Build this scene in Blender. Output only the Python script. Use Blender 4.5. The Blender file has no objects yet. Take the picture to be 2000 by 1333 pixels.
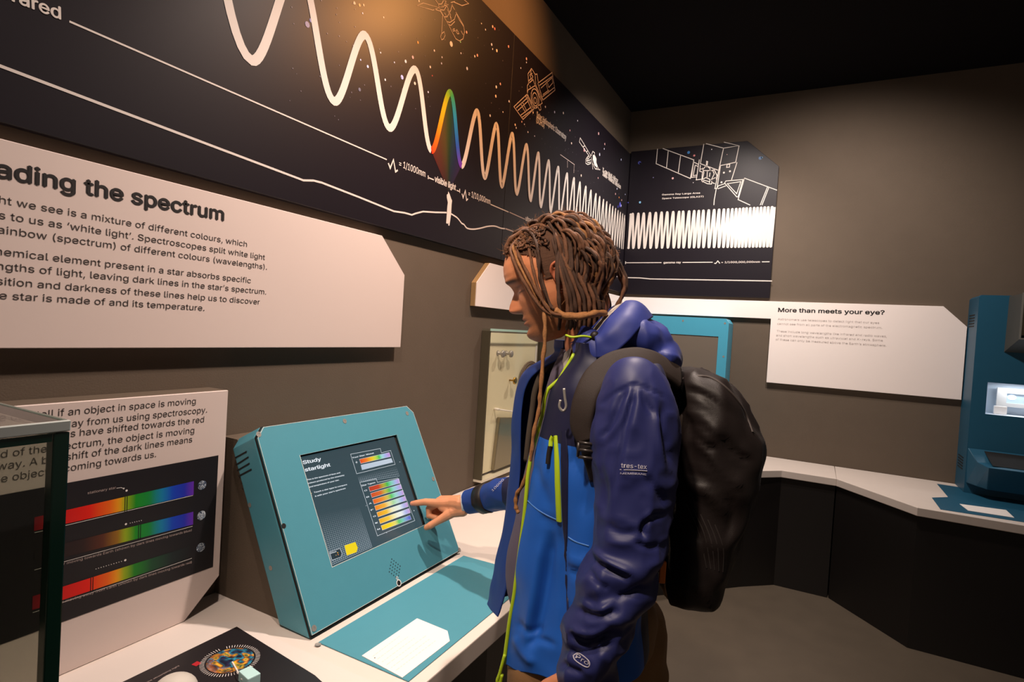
import bpy, bmesh, math, random
import numpy as np
from mathutils import Vector, Matrix
from mathutils.bvhtree import BVHTree
random.seed(7); np.random.seed(7)
S = bpy.context.scene
COL = S.collection

# ------------------------------------------------------------------ camera
YAW, PITCH, ROLL, FPX = -0.48833579, -0.02355414, 0.06110498, 1114.21267
CZ = 1.55
def cam_axes():
    cy, sy = math.cos(YAW), math.sin(YAW)
    f = np.array([sy*math.cos(PITCH), cy*math.cos(PITCH), math.sin(PITCH)])
    r0 = np.array([cy, -sy, 0.0]); u0 = np.cross(r0, f)
    r = r0*math.cos(ROLL)+u0*math.sin(ROLL); u = -r0*math.sin(ROLL)+u0*math.cos(ROLL)
    return r, u, f
CR, CU, CF = cam_axes()
CAM = np.array([0, 0, CZ])
cd = bpy.data.cameras.new('camera'); cam = bpy.data.objects.new('camera', cd); COL.objects.link(cam)
cd.sensor_width = 36.0; cd.lens = FPX/2000*36; cd.clip_start = 0.02
cam.matrix_world = Matrix(((CR[0], CU[0], -CF[0], 0), (CR[1], CU[1], -CF[1], 0), (CR[2], CU[2], -CF[2], CZ), (0, 0, 0, 1)))
S.camera = cam
# ------------------------------------------------------------------ view, world
S.view_settings.view_transform = 'Standard'; S.view_settings.look = 'None'
S.view_settings.exposure = 0.0; S.view_settings.gamma = 1.0
W = bpy.data.worlds.new('world'); S.world = W; W.use_nodes = True
W.node_tree.nodes['Background'].inputs[0].default_value = (1.0, 0.82, 0.68, 1)
W.node_tree.nodes['Background'].inputs[1].default_value = 0.09
# ------------------------------------------------------------------ lamps (ceiling spots)
def spot(loc, target, watts, ang, blend, col, rad=0.04):
    l = bpy.data.lights.new('ceiling_spot', 'SPOT'); o = bpy.data.objects.new('ceiling_spot', l); COL.objects.link(o)
    l.energy = watts; l.spot_size = math.radians(ang); l.spot_blend = blend; l.color = col; l.shadow_soft_size = rad
    o.location = loc; o.rotation_euler = (Vector(target)-Vector(loc)).to_track_quat('-Z', 'Y').to_euler()
    return o
WARM = (1.0, 0.81, 0.70); AMBER = (1.0, 0.42, 0.13); NEUT = (1.0, 0.86, 0.77)
spot((-0.45, 1.68, 3.24), (-1.10, 1.45, 0.8), 235, 90, 1.0, WARM, 0.04)       # over the left counter
spot((-0.45, 2.40, 3.24), (-1.40, 2.15, 2.85), 85, 100, 1.0, AMBER, 0.05)       # amber lamp on the banner
spot((-0.50, 3.40, 3.24), (-1.20, 4.00, 1.3), 160, 125, 1.0, NEUT, 0.04)       # into the far corner
spot((0.05, 3.15, 3.24), (0.00, 4.45, 1.3), 140, 122, 1.0, NEUT, 0.04)         # onto the back wall
spot((-0.55, 0.35, 3.24), (-1.30, 0.95, 1.2), 75, 110, 0.9, WARM, 0.04)        # over the near end of the counter
spot((-0.50, -0.25, 3.24), (-0.50, 1.15, 1.35), 220, 48, 1.0, (1.0, 0.80, 0.64), 0.06)      # behind the camera, onto the visitor

# ------------------------------------------------------------------ helpers
def ray(x, y):
    return CR*((x-1000)/FPX)+CU*(-(y-666.5)/FPX)+CF
def hit(x, y, ax, val):
    d = ray(x, y); return CAM+d*((val-CAM[ax])/d[ax])
def unit(v):
    v = np.asarray(v, float); return v/np.linalg.norm(v)
class Plane:
    """a real flat surface: origin, axes u and v, normal n towards the room"""
    def __init__(s, o, u, v, n=None):
        s.o = np.asarray(o, float); s.u = unit(u); s.v = unit(v)
        s.n = unit(np.cross(s.u, s.v)) if n is None else unit(n)
    def px(s, x, y, off=0.0):
        d = ray(x, y); o = s.o+s.n*off
        P = CAM+d*(np.dot(s.n, o-CAM)/np.dot(s.n, d))-s.o
        return (float(P@s.u), float(P@s.v))
    def pxs(s, pts, off=0.0):
        return [s.px(x, y, off) for x, y in pts]
    def at(s, u, v, off=0.0):
        return s.o+s.u*u+s.v*v+s.n*off
    def lift(s, off):
        return Plane(s.o+s.n*off, s.u, s.v, s.n)
def lin(c):
    c = c/255.0
    return c/12.92 if c <= 0.04045 else ((c+0.055)/1.055)**2.4
def rgb(h):
    h = h.lstrip('#'); return tuple(lin(int(h[i:i+2], 16)) for i in (0, 2, 4))
MATS = {}
def mat(name, col, rough=0.5, metal=0.0, spec=0.5, noise=0.0, scale=40.0, bump=0.0, bscale=200.0, emit=0.0, stretch=None, sheen=0.0, coat=0.0):
    if name in MATS: return MATS[name]
    c = rgb(col) if isinstance(col, str) else col
    m = bpy.data.materials.new(name); m.use_nodes = True; N = m.node_tree.nodes; L = m.node_tree.links
    b = N['Principled BSDF']; b.inputs['Base Color'].default_value = (*c, 1); b.inputs['Roughness'].default_value = rough
    b.inputs['Metallic'].default_value = metal; b.inputs['Specular IOR Level'].default_value = spec
    if sheen: b.inputs['Sheen Weight'].default_value = sheen
    if coat: b.inputs['Coat Weight'].default_value = coat
    if emit:
        b.inputs['Emission Color'].default_value = (*c, 1); b.inputs['Emission Strength'].default_value = emit
    if noise or bump:
        tc = N.new('ShaderNodeTexCoord'); mp = N.new('ShaderNodeMapping'); L.new(tc.outputs['Object'], mp.inputs[0])
        if stretch: mp.inputs['Scale'].default_value = stretch
    if noise:
        n = N.new('ShaderNodeTexNoise'); n.inputs['Scale'].default_value = scale; n.inputs['Detail'].default_value = 5
        L.new(mp.outputs[0], n.inputs['Vector'])
        mx = N.new('ShaderNodeMix'); mx.data_type = 'RGBA'
        mx.inputs['A'].default_value = (*[min(1, x*(1-noise)) for x in c], 1); mx.inputs['B'].default_value = (*[min(1, x*(1+noise)) for x in c], 1)
        L.new(n.outputs['Fac'], mx.inputs['Factor']); L.new(mx.outputs['Result'], b.inputs['Base Color'])
    if bump:
        n2 = N.new('ShaderNodeTexNoise'); n2.inputs['Scale'].default_value = bscale; n2.inputs['Detail'].default_value = 3
        L.new(mp.outputs[0], n2.inputs['Vector'])
        bp = N.new('ShaderNodeBump'); bp.inputs['Strength'].default_value = bump; bp.inputs['Distance'].default_value = 0.002
        L.new(n2.outputs['Fac'], bp.inputs['Height']); L.new(bp.outputs[0], b.inputs['Normal'])
    MATS[name] = m
    return m
def vcmat(name, rough=0.4, emit=0.0):
    """printed or displayed colours held per vertex"""
    if name in MATS: return MATS[name]
    m = bpy.data.materials.new(name); m.use_nodes = True; N = m.node_tree.nodes; L = m.node_tree.links
    b = N['Principled BSDF']; a = N.new('ShaderNodeVertexColor'); a.layer_name = 'Col'; b.inputs['Roughness'].default_value = rough
    if emit:
        b.inputs['Base Color'].default_value = (0.01, 0.01, 0.01, 1)
        L.new(a.outputs[0], b.inputs['Emission Color']); b.inputs['Emission Strength'].default_value = emit
    else: L.new(a.outputs[0], b.inputs['Base Color'])
    MATS[name] = m
    return m
ORG = {}
def link(o, parent=None):
    COL.objects.link(o)
    if parent is not None: o.parent = parent
    return o
def worg(p):
    return ORG.get(p.name, np.zeros(3)) if p is not None else np.zeros(3)
def mk(name, V, Fs, m, parent=None, smooth=False, cols=None, mi=None, origin=None):
    """one mesh object; V in world coordinates"""
    V = np.asarray(V, float).reshape(-1, 3)
    og = worg(parent) if origin is None else np.asarray(origin, float)
    if origin is not None and parent is not None: raise ValueError
    me = bpy.data.meshes.new(name); me.from_pydata((V-og).tolist(), [], [list(f) for f in Fs])
    for x in (m if isinstance(m, (list, tuple)) else [m]): me.materials.append(x)
    if mi is not None: me.polygons.foreach_set('material_index', np.asarray(mi, dtype=np.int32))
    if smooth: me.polygons.foreach_set('use_smooth', [True]*len(me.polygons))
    if cols is not None:
        ca = me.color_attributes.new('Col', 'FLOAT_COLOR', 'POINT')
        for i, c in enumerate(cols): ca.data[i].color = (*c, 1)
    me.update()
    o = bpy.data.objects.new(name, me); link(o, parent)
    if origin is not None: o.location = og
    ORG[o.name] = og
    return o
def from_bm(name, bm, m, parent=None, smooth=False, origin=None):
    bm.normal_update()
    V = [tuple(v.co) for v in bm.verts]; idx = {v: i for i, v in enumerate(bm.verts)}
    Fs = [[idx[v] for v in f.verts] for f in bm.faces]
    bm.free()
    return mk(name, V, Fs, m, parent, smooth, origin=origin)
def tag(o, label, cat, group=None, kind=None):
    if label: o['label'] = label
    if cat: o['category'] = cat
    if group: o['group'] = group
    if kind: o['kind'] = kind
    return o
def thing(name, label, cat, loc, group=None):
    o = bpy.data.objects.new(name, None); o.empty_display_size = 0.05; link(o); o.location = loc; ORG[o.name] = np.asarray(loc, float)
    return tag(o, label, cat, group)
def struct(o):
    o['kind'] = 'structure'; return o
class MB:
    """collects several shapes of ONE part"""
    def __init__(s): s.V = []; s.F = []; s.C = []
    def add(s, V, F, C=None):
        k = len(s.V); s.V += [tuple(map(float, v)) for v in V]; s.F += [[i+k for i in f] for f in F]
        if C is not None: s.C += list(C)
    def build(s, name, m, parent=None, smooth=False, origin=None):
        return mk(name, s.V, s.F, m, parent, smooth, s.C or None, origin=origin)
# ---- shapes: each returns (V, F)
def poly(P, uv, off):
    return [P.at(u, v, off) for u, v in uv], [list(range(len(uv)))]
def area2(uv):
    return sum(uv[i][0]*uv[(i+1) % len(uv)][1]-uv[(i+1) % len(uv)][0]*uv[i][1] for i in range(len(uv)))
def prism(P, uv, t0, t1):
    if area2(uv) < 0: uv = uv[::-1]
    n = len(uv); V = [P.at(u, v, t0) for u, v in uv]+[P.at(u, v, t1) for u, v in uv]
    F = [list(range(n-1, -1, -1)), list(range(n, 2*n))]+[[i, (i+1) % n, n+(i+1) % n, n+i] for i in range(n)]
    if np.dot(np.cross(P.u, P.v), P.n) < 0: F = [f[::-1] for f in F]
    return V, F
def bev(VF, w=0.002, seg=2):
    bm = bmesh.new(); vs = [bm.verts.new(v) for v in VF[0]]
    for f in VF[1]: bm.faces.new([vs[i] for i in f])
    bm.normal_update()
    bmesh.ops.bevel(bm, geom=bm.edges[:], offset=w, segments=seg, profile=0.6, affect='EDGES', clamp_overlap=True)
    bm.verts.index_update()
    R = [tuple(v.co) for v in bm.verts], [[v.index for v in f.verts] for f in bm.faces]
    bm.free(); return R
def box(x0, x1, y0, y1, z0, z1):
    P = Plane((0, 0, 0), (1, 0, 0), (0, 1, 0))
    return prism(P, [(x0, y0), (x1, y0), (x1, y1), (x0, y1)], z0, z1)
def stroke(P, pts, w, off, closed=False, caps=True):
    """flat ribbon along a polyline on the plane"""
    p = np.array(pts, float)
    if closed and np.allclose(p[0], p[-1]): p = p[:-1]
    n = len(p); ww = np.full(n, w) if np.isscalar(w) else np.asarray(w, float)
    V = []; F = []
    for i in range(n):
        a = p[i-1] if (i > 0 or closed) else p[i]; b = p[(i+1) % n] if (i < n-1 or closed) else p[i]
        d1 = p[i]-a; d2 = b-p[i]
        l1 = np.linalg.norm(d1); l2 = np.linalg.norm(d2)
        d1 = d1/l1 if l1 > 1e-9 else (d2/l2 if l2 > 1e-9 else np.array([1., 0])); d2 = d2/l2 if l2 > 1e-9 else d1
        t = d1+d2; lt = np.linalg.norm(t); t = t/lt if lt > 1e-6 else d1
        nn = np.array([-t[1], t[0]]); k = 1/max(0.5, abs(nn@np.array([-d1[1], d1[0]])))
        for s in (-1, 1): V.append(P.at(*(p[i]+nn*s*ww[i]/2*k), off if np.isscalar(off) else off[i]))
    m = n if closed else n-1
    for i in range(m):
        j = (i+1) % n; F.append([2*i, 2*i+1, 2*j+1, 2*j])
    return V, F
def wave_mesh(P, pts, w, off):
    """a thick printed wave; neighbouring strands lie a hair apart so that they never coincide"""
    p = np.array(pts); cut = [0]+[i for i in range(1, len(p)-1) if (p[i][1]-p[i-1][1])*(p[i+1][1]-p[i][1]) < 0]+[len(p)-1]
    m = MB()
    for k, (a, b) in enumerate(zip(cut[:-1], cut[1:])):
        q = [tuple(x) for x in p[max(a, 0):b+1]]
        wf = (lambda u: w) if np.isscalar(w) else w
        if len(q) > 1: m.add(*stroke(P, q, np.array([wf(x[0]) for x in q]), off+(k % 4)*0.0003+np.arange(len(q))*0.00005))
        wk = wf(q[-1][0]); up = 1 if q[-1][1] > q[0][1] else -1
        if k < len(cut)-2: m.add(*disc(P, (q[-1][0], q[-1][1]-up*wk*0.10), wk*0.58, off+0.0022+(k % 2)*0.0002, 14))
    return m.V, m.F
def disc(P, c, r, off, n=20, r2=None):
    r2 = r if r2 is None else r2
    return poly(P, [(c[0]+r*math.cos(2*math.pi*i/n), c[1]+r2*math.sin(2*math.pi*i/n)) for i in range(n)], off)
def ring(P, c, r0, r1, off, n=24):
    V = []; F = []
    for i in range(n):
        a = 2*math.pi*i/n
        for r in (r0, r1): V.append(P.at(c[0]+r*math.cos(a), c[1]+r*math.sin(a), off))
    for i in range(n):
        j = (i+1) % n; F.append([2*i, 2*i+1, 2*j+1, 2*j])
    return V, F
def tube(pts, r, n=10, cap=True):
    p = [np.asarray(q, float) for q in pts]; m = len(p); rr = [r]*m if np.isscalar(r) else list(r)
    V = []; F = []; N0 = None
    for i in range(m):
        t = unit(p[min(i+1, m-1)]-p[max(i-1, 0)])
        if N0 is None:
            a = np.array([0, 0, 1.]) if abs(t[2]) < 0.9 else np.array([1., 0, 0]); N0 = unit(np.cross(t, a))
        else: N0 = unit(N0-t*(N0@t))
        B0 = np.cross(t, N0)
        for k in range(n):
            a = 2*math.pi*k/n; V.append(p[i]+(N0*math.cos(a)+B0*math.sin(a))*rr[i])
    for i in range(m-1):
        for k in range(n):
            j = (k+1) % n; F.append([i*n+k, i*n+j, (i+1)*n+j, (i+1)*n+k])
    if cap: F.append(list(range(n-1, -1, -1))); F.append([(m-1)*n+k for k in range(n)])
    return V, F
def spline(pts, k=8):
    """Catmull-Rom through the points"""
    p = np.array(pts, float); p = np.vstack([2*p[0]-p[1], p, 2*p[-1]-p[-2]]); out = []
    for i in range(1, len(p)-2):
        for j in range(k):
            t = j/k; a, b, c, d = p[i-1], p[i], p[i+1], p[i+2]
            out.append(0.5*((2*b)+(c-a)*t+(2*a-5*b+4*c-d)*t*t+(-a+3*b-3*c+d)*t**3))
    out.append(p[-2]); return np.array(out)
# ---- lettering
_tc = {}
try:                                            # Blender's own interface typeface, part of the program
    FONT = bpy.data.fonts.load(bpy.utils.resource_path('LOCAL')+'/datafiles/fonts/Inter.woff2')
except Exception: FONT = None
def _raw(body, res):
    c = bpy.data.curves.new('t', 'FONT'); c.body = body; c.font = FONT or c.font; c.size = 1.0; c.resolution_u = res; c.fill_mode = 'FRONT'
    o = bpy.data.objects.new('t', c); COL.objects.link(o)
    me = bpy.data.meshes.new_from_object(o.evaluated_get(bpy.context.evaluated_depsgraph_get()))
    V = np.array([v.co[:2] for v in me.vertices]) if len(me.vertices) else np.zeros((0, 2)); F = [list(p.vertices) for p in me.polygons]
    A = sum(p.area for p in me.polygons)
    bpy.data.objects.remove(o); bpy.data.meshes.remove(me); bpy.data.curves.remove(c)
    return V, F, A
def _char(ch, res):
    """one letter and its advance; some outlines fill cleanly only at one curve resolution"""
    k = (ch, res)
    if k not in _tc:
        bar = _raw('|', 2)[0]; w0 = _raw('||', 2)[0][:, 0].max(); adv = _raw('|'+ch+'|', 2)[0][:, 0].max()-w0
        v, f, _ = _raw(ch, 3 if ch in 'ewMDNZRW' else res)
        if ch == 'k':                            # its outline overlaps itself: three clean bars instead
            l = _raw('h', 2)[0]; h = l[:, 1].max(); w = 0.115*h; x0 = l[:, 0].min(); x1 = x0+w; r = _raw('k', 2)[0][:, 0].max(); xh_ = _raw('x', 2)[0][:, 1].max(); e = xh_/.546
            v = np.array([(x0, 0), (x1, 0), (x1, h), (x0, h), (x1, .17*e), (x1+w*0.75, .27*e), (r-0.01, xh_), (r-0.01-w*1.3, xh_), (x1, .29*e), (x1+w*0.45, .30*e), (r-w*1.2, 0), (r, 0), (x1+w*1.25, .36*e)])
            f = [[0, 1, 2, 3], [4, 6, 7, 8], [9, 10, 11, 12]]
        _tc[k] = (v, f, adv)
    return _tc[k]
def glyphs(body, bold=0.0, res=3):
    x = 0.0; V = []; F = []
    for ch in body:
        v, f, adv = _char(ch, res); n = len(V); V += [(p[0]+x, p[1]) for p in v]; F += [[i+n for i in q] for q in f]; x += adv
    return np.array(V), F
def text(P, body, a, b, height, off, bold=0.0, res=3, anchor=None):
    """lettering whose printed stretch (all of body, or its tail anchor) runs from plane point a to b; height = cap height in metres"""
    V, F = glyphs(body, 0.0, res)
    a = np.array(a); b = np.array(b)
    Va = glyphs(anchor, 0.0, res)[0] if anchor else V
    span = Va[:, 0].max()-Va[:, 0].min()
    xs = np.linalg.norm(b-a)/span; d = unit(b-a); x1 = V[:, 0].max(); nrm = np.array([-d[1], d[0]]); ys = height/0.727
    sh = [(0, 0)] if bold == 0 else [(-bold, 0), (bold, 0), (0, bold*0.8), (0, -bold*0.8), (0, 0)]
    out = []; FF = []
    for k, (sx, sy) in enumerate(sh):
        n0 = len(out); out += [P.at(*(b+d*(x+sx-x1)*xs+nrm*(y+sy)*ys), off+k*0.00012) for x, y in V]; FF += [[i+n0 for i in f] for f in F]
    return out, FF

# ------------------------------------------------------------------ the place: sizes
XL, YB, ZC = -1.415, 4.45, 3.325          # left wall, back wall, ceiling
HL, HB = 0.772, 0.745                     # counter heights
XR, YN = 3.2, -2.2                        # room limits behind the camera
WL = Plane((XL, 0, 0), (0, 1, 0), (0, 0, 1)); WB = Plane((0, YB, 0), (1, 0, 0), (0, 0, 1))
CTL = Plane((0, 0, HL), (0, 1, 0), (-1, 0, 0)); CTB = Plane((0, 0, HB), (1, 0, 0), (0, 1, 0))
M_WALL = mat('wall_paint', '#62564a', 0.75, noise=0.06, scale=9, bump=0.25, bscale=260, spec=0.25)
M_CEIL = mat('black_ceiling', '#141112', 0.9, spec=0.1)
M_FLOOR = mat('grey_floor', '#544a3e', 0.55, noise=0.18, scale=7, bump=0.1, bscale=80)
M_BLK = mat('black_print', '#17121a', 0.40, spec=0.4, noise=0.08, scale=3)
M_BLK2 = mat('black_print_matt', '#1d191c', 0.42)
M_WHP = mat('white_print', '#dcd2cb', 0.55)
M_INK = mat('dark_ink', '#1b1718', 0.6)
M_INK2 = mat('charcoal_ink', '#3a3331', 0.6)
M_GREYINK = mat('grey_ink', '#b9aeaa', 0.6)
M_LINE = mat('line_print', '#bdaaa4', 0.5)
M_SIGN = mat('sign_white', '#dccbc4', 0.5, noise=0.02, scale=4)
M_MDF = mat('board_edge', '#a88455', 0.7, noise=0.1, scale=60)
M_TOP = mat('white_worktop', '#ddd1c8', 0.38, noise=0.03, scale=14, bump=0.03)
M_PLINTH = mat('black_plinth', '#120e0d', 0.5, noise=0.1, scale=6)
M_TEAL = mat('teal_paint', '#4c90a2', 0.42, noise=0.03, scale=30, bump=0.06, bscale=400)
M_TEALD = mat('dimmed_teal_paint', '#1b536e', 0.45, noise=0.04, scale=30)  # teal darkened to put the light falling off at the right into its colour
M_TEALB = mat('bright_teal_paint', '#47a0be', 0.45)
M_STEEL = mat('steel', '#a8a39d', 0.4, metal=0.45)
M_BRASS = mat('brass', '#b8903f', 0.35, metal=1.0)
M_DARK = mat('dark_gap', '#0b0a0b', 0.8)
M_PAPER = mat('card_white', '#f2ebe6', 0.55)
M_VC = vcmat('printed_colours', 0.4)
M_SCR = vcmat('screen_pixels', 0.25, 1.0)

struct(mk('floor', *box(XL-0.1, XR, YN, YB+0.1, -0.1, 0), M_FLOOR))
struct(mk('ceiling', *box(XL-0.1, XR, YN, YB+0.1, ZC, ZC+0.1), M_CEIL))
struct(mk('wall_left', *box(XL-0.1, XL, YN, YB+0.1, 0, ZC), M_WALL))
struct(mk('wall_back', *box(XL, XR, YB, YB+0.1, 0, ZC), M_WALL))

# ------------------------------------------------------------------ graphic band high on the walls
FA = WL.lift(0.025); FB = WB.lift(0.025)
def wave_pts(ex, n=18):
    out = []
    for (u0, v0), (u1, v1) in zip(ex[:-1], ex[1:]):
        for i in range(n):
            t = i/n; out.append((u0+(u1-u0)*t, v0+(v1-v0)*(1-math.cos(math.pi*t))/2))
    out.append(ex[-1]); return out
def strokes(P, paths, w, off, conv=True):
    m = MB()
    for q in paths:
        closed = q[0] == q[-1] and len(q) > 2
        m.add(*stroke(P, P.pxs(q) if conv else q, w, off, closed))
    return m
def stars(P, pts, off, cols=None):
    m = MB()
    for i, s in enumerate(pts):
        x, y = s[0], s[1]; r = s[2] if len(s) > 2 else 0.0045
        c = rgb(s[3]) if len(s) > 3 else rgb(random.choice(['#e8e2ea', '#d8d8f0', '#f0d8c8', '#e0b0b0', '#cfd6ff']))
        V, F = disc(P, P.px(x, y), r, off, 8); m.add(V, F, [c]*len(V))
    return m
bandtop_a = [(940, 0), (960, 20), (1004, 69)]
u_seam = FA.px(1004.6, 70)[0]; u_end = FA.px(1222, 420)[0]
ztop = 0.5*(FA.px(960, 20)[1]+FA.px(1196, 264)[1]); zbot = 0.5*(FA.px(300, 320)[1]+FA.px(900, 486)[1])
u0 = FA.px(0, 130)[0]-1.2
u_end = YB-0.003
panelA = thing('exhibit_banner', "long black starfield panel with thick white wave and rainbow crest, high on wall", 'display panel', (XL, 1.2, zbot))
mk('board', *bev(prism(WL, [(u0, zbot), (u_seam-0.001, zbot), (u_seam-0.001, ztop), (u0, ztop)], 0.002, 0.025), 0.0015, 1), M_BLK, panelA)
panelB = thing('exhibit_banner', "black starfield panel with narrow white waves and two small satellites, ending in the corner", 'display panel', (XL, 3.6, zbot))
mk('board', *bev(prism(WL, [(u_seam+0.001, zbot), (u_end, zbot), (u_end, ztop), (u_seam+0.001, ztop)], 0.002, 0.025), 0.0015, 1), M_BLK, panelB)
# --- wave, long panel
exA = [(300, -330), (360, -420), (491, 118), (583, -62), (652, 198), (713, 69), (760, 250), (811, 136), (842, 294)]
exR = [(842, 294), (879, 181), (901, 324)]
exB = [(901, 324), (932, 218), (946.5, 346), (969.5, 244), (980, 363), (1000, 263), (1008.5, 378)]
ww = 0.026
RB = [(0, '#e8301a'), (0.16, '#f07018'), (0.3, '#f0b818'), (0.42, '#9ac01c'), (0.55, '#3fae5a'), (0.68, '#2898c0'), (0.82, '#2a58b8'), (1, '#7a2aa8')]
def ramp(st, t):
    t = min(max(t, 0), 1)
    for (a, ca), (b, cb) in zip(st[:-1], st[1:]):
        if t <= b:
            k = (t-a)/(b-a) if b > a else 0; A_, B_ = rgb(ca), rgb(cb)
            return tuple(A_[i]*(1-k)+B_[i]*k for i in range(3))
    return rgb(st[-1][1])
# true wall extents: clip the wave at the panel top
def clip_top(pts, z):
    return [(u, min(v, z)) for u, v in pts]
m = MB(); pA = wave_pts(FA.pxs(exA[2:]))
lead = wave_pts([FA.px(*exA[2]), (FA.px(*exA[2])[0]-0.30, ztop+0.02)])[::-1]
lead = [q for q in lead if q[1] < ztop-0.014]
segs = [q for q in pA]
run = lead[:-1]+segs
m.add(*stroke(FA, clip_top(run, ztop-0.013), ww, 0.0012))
pB = wave_pts(FA.pxs(exB)); pB1 = [q for q in pB if q[0] < u_seam+0.006]; pB2 = [q for q in pB if q[0] >= u_seam-0.006]
m.add(*stroke(FA, pB1, ww, 0.0007)); m.build('white_wave', M_WHP, panelA)
pR = wave_pts(FA.pxs(exR)); V, F = stroke(FA, pR, ww, 0.0018); n = len(pR)
cols = [ramp(RB, (i//2)/(n-1)) for i in range(2*n)]
mk('rainbow_wave', V, F, M_VC, panelA, cols=cols)
# fan of colour under the crest, printed on the board
apex = FA.px(876, 376); fan = MB(); pts = pR
for i in range(len(pts)-1):
    a, b = pts[i], pts[i+1]; ca = tuple(x*0.11+0.011 for x in ramp(RB, i/(n-1))); cb = tuple(x*0.11+0.011 for x in ramp(RB, (i+1)/(n-1)))
    dk = (0.012, 0.011, 0.013); mid0 = [(a[j]*0.5+apex[j]*0.5) for j in (0, 1)]; mid1 = [(b[j]*0.5+apex[j]*0.5) for j in (0, 1)]
    hm = lambda c: tuple(0.62*x+0.38*d for x, d in zip(c, dk))
    fan.add([FA.at(*a, 0.0006), FA.at(*b, 0.0006), FA.at(*mid1, 0.0006), FA.at(*mid0, 0.0006)], [[0, 1, 2, 3]], [ca, cb, hm(cb), hm(ca)])
    fan.add([FA.at(*mid0, 0.0006), FA.at(*mid1, 0.0006), FA.at(*apex, 0.0006)], [[0, 1, 2]], [hm(ca), hm(cb), dk])
fan.build('colour_fan', M_VC, panelA)
# --- wave, corner panel
pk = [(1000+.0, 263)]+[(900+.33*x, 100+.33*y+3.5) for x, y in [(387, 548), (457, 597), (518, 642), (575, 680), (627, 718), (668, 745), (703, 770), (738, 795), (768, 818), (798, 838), (820, 855), (843, 872), (862, 885), (882, 900), (898, 912), (914, 925), (929, 936), (943, 947), (956, 956), (968, 965)]]
tr = [(1008.5, 378), (1035.5, 391), (1055.6, 403), (1075, 413)]
pku = FA.pxs(pk); tru = FA.pxs(tr)
vb_end = FA.px(1217, 487)[1]
ex = []
for i in range(1, len(pku)):
    if i < len(tru)+0: ex.append(tru[i-1])
    else:
        u = 0.5*(pku[i-1][0]+pku[i][0]); k = (u-tru[-1][0])/(u_end-tru[-1][0]); ex.append((u, tru[-1][1]*(1-k)+vb_end*k))
    ex.append(pku[i])
ex.append((u_end-0.02, vb_end))
pw = pB2[:-1]+wave_pts(ex, 14)
pw = [(min(u, u_end-0.06), v) for u, v in pw]
mk('white_wave', *wave_mesh(FA, pw, lambda u: 0.026-0.010*(u-u_seam)/(u_end-u_seam), 0.0012), M_WHP, panelB)
# --- printed lines and lettering
V_, F_ = stroke(FA, FA.pxs([(135, 42), (755, 312)]), 0.0042, 0.001); ln = MB(); ln.add(V_, F_)
def zig(P, a, h, w):
    u, v = a; return [(u, v+h*0.35), (u+w*0.22, v-h*0.15), (u+w*0.5, v+h), (u+w*0.78, v-h*0.3), (u+w, v)]
zA = FA.px(758, 318); ln.add(*stroke(FA, zig(FA, (zA[0], zA[1]-0.012), 0.03, FA.px(777, 324)[0]-zA[0]), 0.006, 0.001))
ln.add(*stroke(FA, FA.pxs([(836, 343), (836, 350)]), 0.005, 0.001)); ln.add(*stroke(FA, FA.pxs([(836, 347), (847, 351.5)]), 0.0045, 0.001))
ln.add(*stroke(FA, FA.pxs([(891.5, 372), (897.5, 374.5)]), 0.0045, 0.001)); ln.add(*stroke(FA, FA.pxs([(897.5, 369), (897.5, 377)]), 0.005, 0.001))
z2 = FA.px(902, 378); ln.add(*stroke(FA, zig(FA, (z2[0], z2[1]-0.012), 0.03, FA.px(914, 382)[0]-z2[0]), 0.006, 0.001))
ln.add(*stroke(FA, FA.pxs([(958, 399.5), (993, 414.5)]), 0.0045, 0.001))
ground = [(-120, 85), (0, 129), (583, 349), (592, 352.5), (612, 353), (628, 357), (700, 385), (769, 413), (790, 416), (804, 420), (812, 417), (826, 413.5), (850, 415), (872, 415.5)]
g2 = [(881, 418), (893, 426), (901, 436), (906, 439), (912, 446), (924, 448), (938, 446), (952, 442.5), (966, 442), (978, 446), (986, 447)]
sp = lambda q: [tuple(x) for x in spline(FA.pxs(q), 4)]
ln.add(*stroke(FA, [q for q in FA.pxs(ground)], 0.0062, 0.001)); ln.add(*stroke(FA, sp(g2), 0.0062, 0.001))
ln.build('printed_lines', M_WHP, panelA)
def captions(P, items, m, parent, off=0.001):
    for body, a, b, h, bold in items:
        mk('caption', *text(P, body, P.px(*a), P.px(*b), h, off, bold), m, parent)
captions(FA, [('infrared', (-30, -18), (118, 38), 0.034, 0.02),
    ('= 1/1000mm', (779, 325), (830, 346), 0.034, 0.012),
    ('visible light', (848.5, 355), (889.5, 372), 0.034, 0.025),
    ('= 1/10,000mm', (914.5, 383), (957, 399.5), 0.036, 0.012)], M_WHP, panelA)
fg = MB()
fg.add(*poly(FA, FA.pxs([(875, 374), (877.6, 379), (879.3, 384), (881, 389), (882.5, 392), (881.5, 400), (880.6, 418), (878.5, 433), (877.3, 441), (875.2, 441), (875, 436), (873.5, 437.5), (870.8, 436), (872, 420), (873.3, 402), (874.2, 396), (872.2, 386), (872.2, 380.5), (874.4, 378.8)]), 0.0014))
fg.build('pointing_figure', M_WHP, panelA)
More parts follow.
